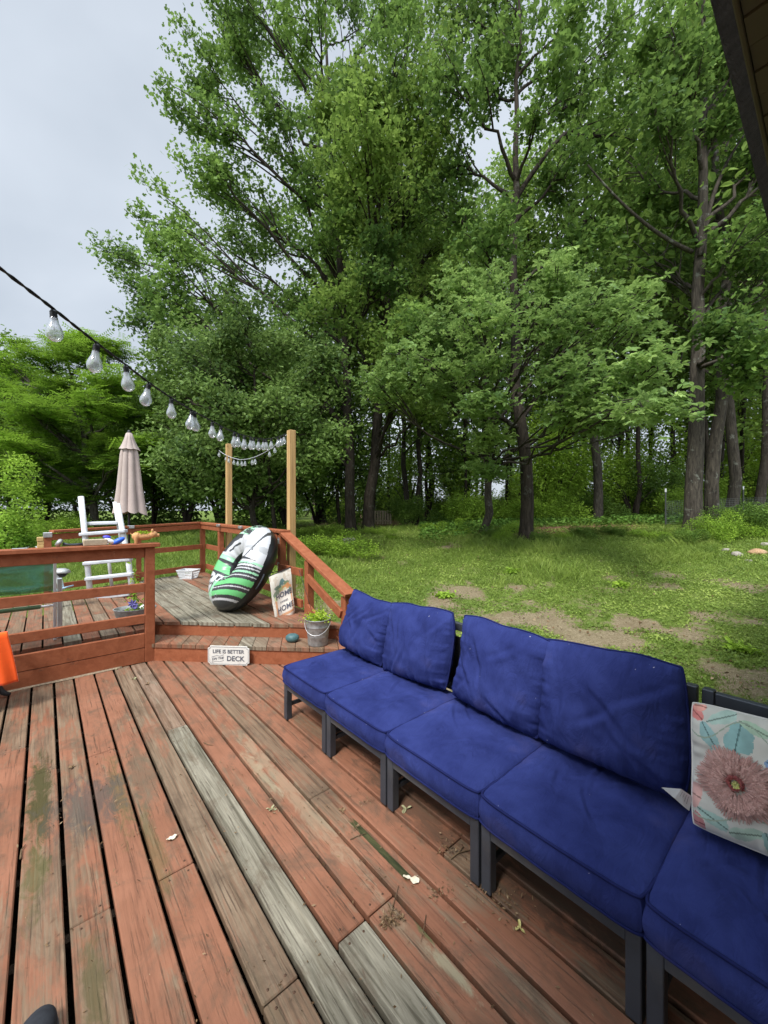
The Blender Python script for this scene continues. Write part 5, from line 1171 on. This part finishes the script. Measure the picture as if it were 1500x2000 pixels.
serif_text('LIFE IS BETTER', .050, 0, .130); serif_text('DECK', .068, .072, .062, .0015); serif_text('ON THE', .032, -.105, .062, .0005, R(8), .3)
m = MB()
for dz in (-.028, .026): m.tube([(-.168, -.0112, .050 + dz), (-.12, -.0112, .064 + dz), (-.085, -.0112, .060 + dz), (-.045, -.0112, .074 + dz)], .0013, 5)
m.tube([(-.168, -.0112, .022), (-.156, -.0112, .05), (-.168, -.0112, .076)], .0013, 5); m.obj('ribbon', [M_ink], sg)

# ------------------------------------------------------------ oval tub with purple flower
p = ray(264, 1218, 4.16); t = thing('tub_planter', 'oval grey tub with a purple flower behind the front railing', 'planter', (p[0], p[1], ZU), R(20))
m = MB(); m.lathe([(0, .003), (.13, .003), (.145, .02), (.175, .09), (.19, .155), (.198, .165), (.198, .172), (.186, .17), (.17, .09), (.14, .02)], 40, sy=.72); m.obj('tub', [M_galv], t)
m = MB(); m.lathe([(0, .135), (.175, .13)], 24, sy=.72); m.obj('soil', [M_soil_underdeck], t)
rng = np.random.default_rng(12); n = 60; P = rng.normal(size=(n, 3)) * [.05, .035, .04] + [.03, 0, .17]; P2 = rng.normal(size=(90, 3)) * [.02, .02, .10] + [-.01, .02, .36]; P = np.concatenate([P, P2]); v, f, tt = leaf_arrays(P, rng.uniform(.02, .055, len(P)), np.clip(rng.normal(size=len(P))*.2 + .5, 0, 1), rng, 'oval', .3, .5)
link('leaves', fast_mesh('leaves', v, f, {'tint': tt}), L_shrub, t)
m = MB()
for j in range(3): m.tube(bez(np.array([.01*j, 0, .13]), np.array([-.03*j, .01, .3]), np.array([-.01 + .015*j, .02, .50 - .06*j]), 8), .0025, 5)
m.obj('stem', [L_shrub], t)
M_purp = simple('purple petals', (.22, .20, .52), .6, 0, .3, .2, 40, .1, .001)
for (dx, dz, s__) in ((-.01, .225, .050), (.012, .195, .04)):
    m = MB()
    for j in range(7):
        a = j*2*math.pi/7; c_, s2 = math.cos(a), math.sin(a); m.add([(dx, -.06, dz), (dx + s__*(c_*.5 - s2*.25), -.07, dz + s__*(s2*.5 + c_*.25)), (dx + s__*c_, -.055, dz + s__*s2), (dx + s__*(c_*.5 + s2*.25), -.07, dz + s__*(s2*.5 - c_*.25))], [(0, 1, 2, 3)])
    m.obj('flower', [M_purp], t)

# ------------------------------------------------------------ things on the cap of the front railing
ZC = 1.182
def capt(x): k_ = .652*(750 - x)/F + .758; Zd = 4.56/k_; P = ray(x, 1000, Zd); return P[0], P[1]
def ell(m, c, r, n=20, rot=None):
    th = np.linspace(0, 2*math.pi, n+1); ph = np.linspace(0, math.pi, n//2+1); T_, P_ = np.meshgrid(th, ph, indexing='ij'); G = np.stack([np.sin(P_)*np.cos(T_)*r[0], np.sin(P_)*np.sin(T_)*r[1], np.cos(P_)*r[2]], -1)
    if rot is not None: G = G @ np.array(rot.to_3x3()).T
    m.grid(G + np.array(c), 0)
x, y = capt(280); t = thing('pig_planter', 'terracotta pig planter with moss on its back, on the front railing', 'planter', (x, y, ZC), RD - R(8))
m = MB(); ell(m, (0, 0, .068), (.085, .042, .038)); ell(m, (-.055, 0, .070), (.045, .042, .042)); ell(m, (.088, 0, .086), (.036, .032, .033)); ell(m, (.115, 0, .078), (.022, .020, .018)); m.lathe([(.016, .0), (.018, .008), (.017, .014), (0, .015)], 12, M=Matrix.Translation((.126, 0, .076)) @ Matrix.Rotation(R(90), 4, 'Y'))
for dx in (-.062, .060):
    for dy in (-.024, .024): m.lathe([(0, 0), (.014, 0), (.016, .02), (.020, .05), (.02, .07)], 10, c=(dx, dy, 0))
ell(m, (.078, -.022, .124), (.012, .006, .020)); ell(m, (.078, .022, .124), (.012, .006, .020)); m.tube([(-.098, 0, .09), (-.108, .006, .10), (-.104, .01, .108)], .004, 6)
o = m.obj('body', [M_terra], t); rm = o.modifiers.new('remesh', 'REMESH'); rm.mode = 'VOXEL'; rm.voxel_size = .004; rm.use_smooth_shade = True; sm_ = o.modifiers.new('smooth', 'SMOOTH'); sm_.iterations = 3
rng = np.random.default_rng(2); n = 260; P = rng.normal(size=(n, 3)) * [.028, .016, .007] + [-.005, 0, .106]; v, f, tt = leaf_arrays(P, rng.uniform(.010, .02, n), np.clip(rng.normal(size=n)*.2 + .4, 0, 1), rng, 'oval', .6, .7); link('moss', fast_mesh('moss', v, f, {'tint': tt}), L_lime, t)
x, y = capt(139); t = thing('shower_head', 'grey hand shower with round head lying on the front railing', 'shower head', (x, y, ZC), RD)
m = MB(); m.lathe([(0, .032), (.026, .030), (.036, .018), (.037, .004), (.030, -.006), (0, -.008)], 20, M=Matrix.Translation((-.075, 0, .034)) @ Matrix.Rotation(R(-60), 4, 'Y')); m.obj('head', [M_galv], t)
m = MB(); m.tube([(-.06, 0, .028), (-.02, 0, .018), (.03, 0, .016), (.085, 0, .018)], [.016, .010, .011, .013], 12); m.obj('handle', [M_frame], t)
m = MB(); m.tube([(.080, 0, .018), (.105, 0, .019)], .016, 12); m.obj('collar', [M_black], t)
x, y = capt(186); m = MB(); m.box(-.092, .092, -.035, .035, 0, .058, 0, .006); tag(m.obj('wood_block', [M_paleblock], None, (x, y + .0, ZC + .001), RD + R(3)), 'pale weathered wood block lying on the front railing', 'wood block')
x, y = capt(222); t = thing('toy_shoe', 'blue and white plastic clog lying tipped on the front railing', 'shoe', (x - .01, y, ZC), RD + R(-8))
m = MB(); ell(m, (.045, -.01, .034), (.062, .030, .026), 20, Matrix.Rotation(R(-28), 4, 'Y')); m.obj('upper', [M_bluepl], t)
m = MB(); ell(m, (-.02, -.012, .036), (.050, .030, .022), 20, Matrix.Rotation(R(28), 4, 'Y')); m.obj('sole', [M_whpl], t)
m = MB(); ell(m, (-.045, .004, .074), (.034, .020, .016), 16, Matrix.Rotation(R(8), 4, 'Y')); m.obj('heel_strap', [simple('violet blue plastic', (.06, .06, .55), .4)], t)
x, y = capt(79); m = MB(); m.box(-.022, .022, -.03, .03, 0, .030, 0, .003); m.box(-.020, .024, -.028, .03, .032, .058, 0, .003); m.box(-.024, .020, -.03, .028, .060, .095, 0, .003)
tag(m.obj('wood_offcut', [M_tan], None, (x, y, ZC + .001), RD), 'small stack of tan wood offcut pieces standing on the front railing', 'wood offcut')
x, y = capt(39); m = MB(); m.box(-.05, .05, -.012, .012, 0, .007, 0, .002); tag(m.obj('metal_strip', [M_zinc], None, (x, y, ZC + .001), RD), 'thin grey strip lying flat at the left end of the front railing', 'strip')

# ------------------------------------------------------------ orange cloth over a dark metal chair at the left edge
cb, ca_ = -.19, 4.10
t = thing('metal_chair', 'dark cast metal chair at the left edge under the orange cloth', 'chair', D(cb - .03, ca_, 0), RD + R(-10))
m = MB(); m.tube([(-.55, -.02, .55), (-.12, -.02, .56)], .013, 8); m.tube([(-.55, .3, .55), (-.12, .3, .56)], .013, 8); m.tube([(-.12, -.02, .56), (-.12, .3, .56)], .013, 8); m.obj('arm_frame', [M_black], t)
for yy in (.01, .30):
    m = MB(); m.tube(bez(np.array([-.13, yy, .56]), np.array([-.05, yy, .30]), np.array([-.12, yy, .14]), 8).tolist() + bez(np.array([-.12, yy, .14]), np.array([-.13, yy, .05]), np.array([-.045, yy, .015]), 6).tolist()[1:], [.020, .022, .024, .026, .028, .03, .028, .024, .024, .024, .022, .018, .012], 10); m.obj('leg', [M_black], t)
m = MB(); m.tube([(-.5, .01, .13), (-.08, .01, .12)], .012, 8); m.box(-.5, -.10, -.02, .30, .33, .36, 0, .006); m.obj('seat', [M_black], t)
t = thing('orange_cloth', 'bright orange cloth hanging over the dark chair at the left edge', 'cloth', D(cb - .03, ca_, 0), RD + R(-10))
n = 40; G = []
for i in range(n):
    f = i/(n-1); xx = -.42 + .42*f; row = []
    for j in range(n):
        g = j/(n-1); L_ = g*.80
        if L_ < .36: yy, zz = -.045 - (.012*math.sin(f*9 + 1) + .010*math.sin(f*31 + g*3))*(1 - L_/.40), .20 + L_ + .02*f
        elif L_ < .44: a = (L_ - .36)/.08*math.pi; yy, zz = -.02 - .026*math.cos(a), .56 + .026*math.sin(a) + .02*f
        else: yy, zz = .006, .56 - (L_ - .44)*.6
        row.append((xx + .02*(1-g) * math.sin(g*3) + (.075 if g < .5 else 0)*(1 - L_/.4)*f, yy, zz))
    G.append(row)
m = MB(); m.grid(np.array(G), 0); oc = m.obj('cloth', [M_orange], t); md = oc.modifiers.new('thick', 'SOLIDIFY'); md.thickness = .006

# ------------------------------------------------------------ shoe tip at the bottom edge
p = ray(98, 1985, 1.13); t = thing('shoe', 'rounded toe of a dark grey shoe at the bottom left edge', 'shoe', (p[0], p[1] - .088, 0), R(18))
m = MB(); ell(m, (0, .045, .042), (.050, .085, .040), 28); ell(m, (0, -.08, .055), (.045, .10, .055), 28); m.obj('upper', [M_shoe], t)
m = MB(); m.prism([(.054*math.cos(a), .04 + .095*math.sin(a) if math.sin(a) > 0 else .04 + .21*math.sin(a)) for a in np.linspace(0, 2*math.pi, 32)[:-1]], 0.001, .020); m.obj('sole', [M_black], t)

# ------------------------------------------------------------ floral pillow
fr, bkk = pillow_shape(.43, .42, .15, 77, 150, .7, .06); fl = thing('floral_pillow', 'white floral throw pillow with a big pink fringed flower, at the right edge', 'pillow', D(1.775, .150, .622), RD)
Mp = np.array((Matrix.Rotation(R(19), 4, 'Y') @ Matrix.Rotation(R(-4), 4, 'X') @ Matrix.Rotation(R(90), 4, 'Z')).to_3x3())
def pillow_cols(P):
    x, z = (P[:-1, :-1, 0] + P[1:, 1:, 0])/2, (P[:-1, :-1, 2] + P[1:, 1:, 2])/2; n1 = fbm(np.stack([x*30, z*30, x*0], -1), 3, 4); C_ = np.zeros(x.shape + (3,)) + np.array([.55, .54, .485])
    C_ *= (1 - .18*(n1[..., None] - .4))
    lv = [(.145,.10,.045,.022,60,(.20,.34,.33)),(.07,.115,.055,.035,100,(.17,.32,.31)),(.03,.16,.04,.015,20,(.30,.42,.30)),(.19,.165,.028,.020,40,(.55,.16,.14)),(.175,.19,.02,.018,0,(.60,.26,.20)),(-.04,.10,.022,.020,0,(.12,.28,.50)),(-.06,.16,.04,.018,150,(.26,.36,.46)),(-.03,.055,.035,.022,30,(.15,.26,.42)),
          (.06,-.155,.050,.018,160,(.28,.38,.30)),(.14,-.15,.045,.022,20,(.24,.36,.31)),(.0,-.165,.035,.018,70,(.20,.33,.30)),(-.06,-.175,.024,.022,0,(.50,.06,.08)),(-.11,-.165,.022,.020,0,(.52,.08,.09)),(-.15,.02,.05,.03,120,(.20,.34,.33)),(-.16,-.1,.05,.025,60,(.45,.15,.15)),(-.15,.14,.04,.03,10,(.55,.20,.18)),(.19,-.10,.02,.035,10,(.55,.30,.26)),(.185,-.18,.02,.03,0,(.35,.12,.12)),(.11,.17,.05,.02,150,(.30,.42,.36)),(-.10,.05,.06,.02,60,(.28,.42,.40))]
    for (cx, cz, a, b, rt, c) in lv:
        cr_, sr_ = math.cos(R(rt)), math.sin(R(rt)); dx, dz = x - cx, z - cz; e = np.hypot((dx*cr_ + dz*sr_)/a, (-dx*sr_ + dz*cr_)/b) + (n1 - .5)*.9; k_ = (e < 1); C_[k_] = np.array(c)*(.8 + .7*n1[k_][:, None]) + .05; vn = k_ & (np.abs(-dx*sr_ + dz*cr_) < .0022); C_[vn] = np.array(c)*.55
    vine = np.abs(z - .13 - .04*np.sin(x*28)) < .0025; C_[vine] = (.28, .35, .27); vine = np.abs(z + .13 - .03*np.sin(x*22 + 1)) < .0025; C_[vine] = (.30, .36, .28); return C_
mc = colattr('printed pillow cotton', .85, .3, .2, .5, 500, .001, clean=True)
attr_mesh_obj('cover', fr @ Mp.T, pillow_cols(fr), mc, fl); attr_mesh_obj('back_cover', bkk @ Mp.T, np.zeros((149, 149, 3)) + [.60, .59, .53], mc, fl)
rt = np.concatenate([fr[:-1, 0], fr[-1, :-1], fr[:0:-1, -1], fr[0, :0:-1]]) @ Mp.T; m = MB(); m.tube(rt * 1.003, .003, 5, closed=True); m.obj('seam', [M_sign], fl)
fy = lambda x, z: fr[np.clip(((np.asarray(x)/.215 + 1)/2*149).astype(int), 0, 149), np.clip(((np.asarray(z)/.21 + 1)/2*149).astype(int), 0, 149), 1]
rng = np.random.default_rng(4); vs, fs, cs = [], [], []; fcx, fcz = .075, -.022
def strips(cx, cz, n, r0, r1, cols, wd, lift):
    for i in range(n):
        a = rng.uniform(0, 2*math.pi); ra = r0 + (r1*.62 - r0)*rng.uniform(0, .8); lob = .84 + .16*abs(math.cos(a*2.5 + .4)); rb = r1 * lob * rng.uniform(.82, 1.03) if rng.random() < .6 else ra + r1*.35
        ca_, sa_ = math.cos(a), math.sin(a); q = []
        k_ = len(vs)
        for j in range(5):
            f = j/4; r_ = ra + (rb - ra)*f; x, z = cx + r_*ca_ + rng.normal()*.0012, cz + r_*sa_ + rng.normal()*.0012; yb = float(fy(x, z)) + .002 + lift*(math.sin(math.pi*min(f*1.2, 1)) + .25) + rng.uniform(0, .002)
            w2 = wd*(.6 + .6*math.sin(math.pi*f)); vs.extend([(x - sa_*w2, yb, z + ca_*w2), (x + sa_*w2, yb, z - ca_*w2)])
            if j: b_ = k_ + 2*j; fs.append((b_-2, b_-1, b_+1, b_)); 
        c = np.array(cols[rng.integers(len(cols))]) * rng.uniform(.75, 1.15); cs.extend([c]*4)
def flush(name):
    global vs, fs, cs
    V_ = np.array(vs) @ Mp.T; link(name, fast_mesh(name, V_, np.array(fs), {'col': np.array(cs)}), mc, fl); vs, fs, cs = [], [], []
strips(fcx, fcz, 1100, .022, .112, [(.46, .27, .235), (.52, .32, .28), (.40, .22, .19)], .0016, .010); flush('fringed_flower')
strips(fcx + .004, fcz + .004, 160, .010, .028, [(.25, .05, .05), (.32, .08, .07)], .0014, .011); strips(fcx, fcz, 90, .0, .013, [(.50, .52, .14), (.60, .58, .22)], .0014, .013); flush('flower_centre')
strips(-.055, -.055, 160, .006, .050, [(.50, .52, .22), (.58, .60, .30)], .0015, .008); flush('yellow_tuft')
lt_ = thing('care_label', 'white folded fabric tag poking out beside the floral pillow', 'label', D(1.70, .365, .46), RD)
ol = np.array(D(1.70, .365, .46)); A_l = [ray(1292, 1538, 1.36), ray(1330, 1541, 1.38), ray(1352, 1556, 1.39), ray(1346, 1584, 1.37), ray(1336, 1576, 1.355), ray(1318, 1560, 1.35)]
Rinv = np.array(Matrix.Rotation(-RD, 3, 'Z')); L2 = [(Rinv @ (q - ol)) for q in A_l]; m = MB(); m.add(L2, [(0, 1, 5), (1, 2, 3), (1, 3, 4, 5)]); m.add([q + np.array([.003, .0, -.001]) for q in L2], [(5, 1, 0), (3, 2, 1), (5, 4, 3, 1)]); m.obj('tag_cloth', [M_whpl], lt_)
m = MB()
for j in range(4): f = .2 + .18*j; pa, pb = L2[1]*(1-f) + L2[2]*f, L2[5]*(1-f) + L2[3]*f; o3 = np.array([-.002, .0, .001]); m.tube([pa*.85 + pb*.15 + o3, pa*.3 + pb*.7 + o3], .0005, 3)
m.obj('printed_lines', [M_ink], lt_)

# ------------------------------------------------------------ litter on the deck
M_petal = simple('dried white petal', (.66, .60, .46), .7, 0, .3, .2, 60, .3, .001); M_yleaf = simple('yellow leaf', (.52, .46, .18), .7, 0, .3, .25, 60, .3, .001); M_brleaf = simple('brown leaf', (.20, .13, .07), .8, 0, .2, .3, 60, .3, .001); M_gleaf = simple('pale green leaf', (.34, .33, .19), .7, 0, .3, .25, 60, .3, .001); M_twig = simple('twig bark', (.14, .095, .055), .9, 0, .2, .3, 60, .3, .001)
def gp(x, y, z=0.0): Zd = (EYE - z)*F/(y - HZ); return ray(x, y, Zd)
def curled(x, y, s, mat, label, name='dead_leaf', seed=0, lobes=3, z=0.0):
    rng = np.random.default_rng(seed); p = gp(x, y, z); n = 14; th = np.linspace(0, 2*math.pi, 40); m = MB(); G = []
    for r_ in np.linspace(0, 1, 6):
        G.append([(r_*s*(.62 + .38*math.cos(lobes*a + 1))*math.cos(a), r_*s*.7*(.62 + .38*math.cos(lobes*a + 1))*math.sin(a), .004 + s*.28*r_**2*(.5 + .5*math.sin(2*a + seed)) + .002*math.sin(9*a)*r_) for a in th])
    m.grid(np.array(G), 0); m.tube([(0, 0, .004), (-s*.8, -s*.5, .006)], .0012, 4); return tag(m.obj(name, [mat], None, (p[0], p[1], z + .001), rng.uniform(0, 6)), label, 'leaf' if name != 'dried_petal' else 'petal')
curled(803, 1720, .036, M_petal, 'crumpled white petal on the deck at the end of the mossy groove', 'dried_petal', 1, 2)
curled(1015, 1815, .026, M_yleaf, 'small yellow leaf on the deck below the sofa', seed=2)
curled(792, 1582, .036, M_gleaf, 'pale curled leaf by the legs of the middle sofa section', seed=3)
curled(262, 1327, .030, M_gleaf, 'pale leaf on the deck in front of the front railing post', seed=4)
curled(232, 1305, .04, M_gleaf, 'dried leaves piled against the foot of the front railing', seed=5); curled(530, 1582, .028, M_gleaf, 'flattened greenish leaf on the deck, left of the mossy groove', seed=6, lobes=4)
curled(338, 1640, .03, M_petal, 'thin pale wood chip on the brown worn plank', 'dead_leaf', 7, 1)
curled(288, 1337, .028, M_brleaf, 'small brown leaf near the step corner', seed=8); curled(668, 1585, .024, M_brleaf, 'brown leaf at the top of the mossy groove', seed=9)
curled(785, 1795, .018, M_brleaf, 'round brown leaf beside the seed debris clump', seed=10); curled(140, 1500, .022, M_brleaf, 'small dark leaf across a gap in the left planks', seed=12)
def twig(label, pts, r_, br=(), z=.006):
    P = [gp(x, y) + np.array([0, 0, z]) for x, y in pts]; o = P[0].copy(); m = MB(); m.tube(np.array(P) - o, np.linspace(r_, r_*.5, len(P)), 5)
    for b_ in br: m.tube(np.array([gp(x, y) + np.array([0, 0, z]) for x, y in b_]) - o, r_*.6, 4)
    tag(m.obj('twig', [M_twig], None, tuple(o)), label, 'twig')
twig('thin twig lying beside the seed debris clump', [(832, 1790), (828, 1815), (822, 1842)], .0016)
twig('pale forked twig across the mossy groove', [(684, 1642), (700, 1634), (716, 1630)], .0024, [[(684, 1600), (694, 1615), (704, 1632)]])
twig('dark crooked twig by the second pair of sofa legs', [(880, 1680), (895, 1668), (922, 1662)], .0035, [[(895, 1668), (905, 1656)]])
twig('dark twig on the bleached plank joint', [(398, 1452), (406, 1456), (416, 1457)], .0028)
twig('stalk rising from the seed debris clump', [(765, 1780), (772, 1755), (779, 1732)], .002)
twig('brown curved stick near the left planks', [(40, 1680), (42, 1662), (50, 1652)], .004)
rng = np.random.default_rng(31)
def debris(name, centres, mat, seed):
    rng = np.random.default_rng(seed); Ps = []
    for (x, y, sx_, n_) in centres:
        p = gp(x, y); q = rng.normal(size=(n_, 2)) * sx_; Ps.append(np.c_[p[0] + q[:, 0], p[1] + q[:, 1], .002 + rng.uniform(0, .012, n_)])
    P = np.concatenate(Ps); v, f, tt = leaf_arrays(P, rng.uniform(.006, .020, len(P)), rng.uniform(0, .8, len(P)), rng, 'diamond', .8, .35); tag(link(name, fast_mesh(name, v, f, {'tint': tt}), mat), kind='stuff')
debris('seed_debris', [(765, 1795, .018, 110), (752, 1805, .012, 50), (695, 1620, .02, 26), (535, 1585, .015, 20), (860, 1745, .025, 40), (875, 1660, .03, 40), (718, 1565, .02, 20), (955, 1748, .03, 60), (1000, 1780, .05, 50), (250, 1297, .07, 90), (470, 1310, .2, 60), (600, 1500, .25, 60), (400, 1560, .4, 110), (720, 1700, .35, 120), (200, 1600, .5, 120), (560, 1800, .35, 90), (900, 1850, .25, 60)], L_dry, 5)
m = MB(); P = [D(-3.4 + i*.12, 4.505 - rnd.uniform(0, .014), 0) for i in range(34)]   # the dirty strip along the foot of the fascia
Q = [(D(-3.4 + i*.12, 4.524, 0)) for i in range(34)]; G = np.array([[(a[0], a[1], .0035) for a in P], [((a[0]+b_[0])/2, (a[1]+b_[1])/2, .010) for a, b_ in zip(P, Q)], [(b_[0], b_[1], .012) for b_ in Q]]); m.grid(G, 0); tag(m.obj('dirt_line', [simple('pale grit', (.26, .20, .14), .95, 0, .1, .35, 60, .8, .004)]), kind='stuff')

# ------------------------------------------------------------ wire fence, rocks, crate
fx0 = gbase(1300, 13.6); t = thing('wire_fence', 'low wire mesh garden fence on metal stakes behind the thickest trunk', 'fence', tuple(fx0))
pts_ = [np.array([0, 0, 0.0])] + [np.array([1.75*i, .45*i, 0.0]) for i in (1, 2, 3)]
for q in pts_: q[2] = float(gz(fx0[0] + q[0], fx0[1] + q[1])) - fx0[2]
M_wire = simple('galvanised wire', (.20, .23, .21), .5, .5); M_stake = simple('dark stake with white tip', (.05, .055, .05), .6)
for i, q in enumerate(pts_):
    m = MB(); m.box(q[0]-.022, q[0]+.022, q[1]-.015, q[1]+.015, q[2]-.2, q[2]+1.18, 0, .003); o = m.obj('stake', [M_stake], t); m = MB(); m.box(q[0]-.024, q[0]+.024, q[1]-.017, q[1]+.017, q[2]+1.18, q[2]+1.30, 0, .003); m.obj('white_tip', [M_whpl], o)
m = MB()
for a, b_ in zip(pts_[:-1], pts_[1:]):
    for j in range(24): q = a + (b_-a)*j/24; m.tube([q + [0, 0, .02], q + [0, 0, .86]], .0026, 3)
    for j in range(13): z = [0, 0, .02 + .07*j]; m.tube([a + z, b_ + z], .0026, 3)
m.obj('wire_mesh', [M_wire], t)
def rock(x, y, s, mat, label, seed, flat=.55):
    Zd = solve_z(x, y)
    X_ = (x - 750)/F*Zd; bm = bmesh.new(); bmesh.ops.create_icosphere(bm, subdivisions=4, radius=1); me = bpy.data.meshes.new('rock'); v = np.array([q.co[:] for q in bm.verts]); n_ = fbm(v*1.3 + seed*7, seed, 4)
    v = v * (.7 + .7*n_[:, None]) * np.array([s, s*.8, s*flat]); 
    for q, c in zip(bm.verts, v): q.co = c
    bm.to_mesh(me); bm.free(); me.polygons.foreach_set('use_smooth', [len(me.polygons) > 0]*len(me.polygons)); tag(link('rock', me, mat, None, (X_, Zd, float(gz(X_, Zd)) + s*flat*.25)), label, 'rock')
rock(683, 1062, .20, M_rust, 'pale rounded rock at the foot of the big spreading oak', 1, .8); rock(1480, 1082, .16, M_rock2, 'orange tinted flat rock at the right edge of the lawn', 2); rock(1440, 1084, .12, M_rust, 'grey rock just left of the orange tinted rock', 3)
rock(1418, 1076, .09, M_rust, 'smallest grey rock, furthest left of the row by the right trunk', 4); rock(1462, 1098, .07, M_rust, 'small grey rock in front of the orange tinted rock', 5); rock(1495, 1066, .10, M_rust, 'grey rock at the very right edge, behind the orange tinted rock', 6)
cb_ = gbase(746, 21); t = thing('wooden_crate', 'old grey slatted crate standing in the woods beside the twin trunks', 'crate', tuple(cb_), R(10))
for j in range(7): m = MB(); m.box(-.45 + j*.135, -.36 + j*.135, -.3, -.27, .05, .75); m.obj('slat', [M_paleblock], t)
m = MB(); m.box(-.46, .46, -.27, .3, .72, .76); m.box(-.46, .46, -.265, -.24, .2, .26); m.obj('frame', [M_paleblock], t)

# ------------------------------------------------------------ repeats that share a look are told apart by their place
by = {}
for o in list(COL.objects):
    if o.parent is None and 'label' in o and 'category' in o: by.setdefault(o['label'], []).append(o)
for lb, l in by.items():
    if len(l) > 1:
        l.sort(key=lambda o: o.location.x / max(o.location.y, .1)); nw = ['first', 'second', 'third', 'fourth', 'fifth', 'sixth', 'seventh', 'eighth', 'ninth', 'tenth']
        for i, o in enumerate(l): o['label'] = lb + ', ' + (nw[i] if i < 10 else 'later') + ' from the left'
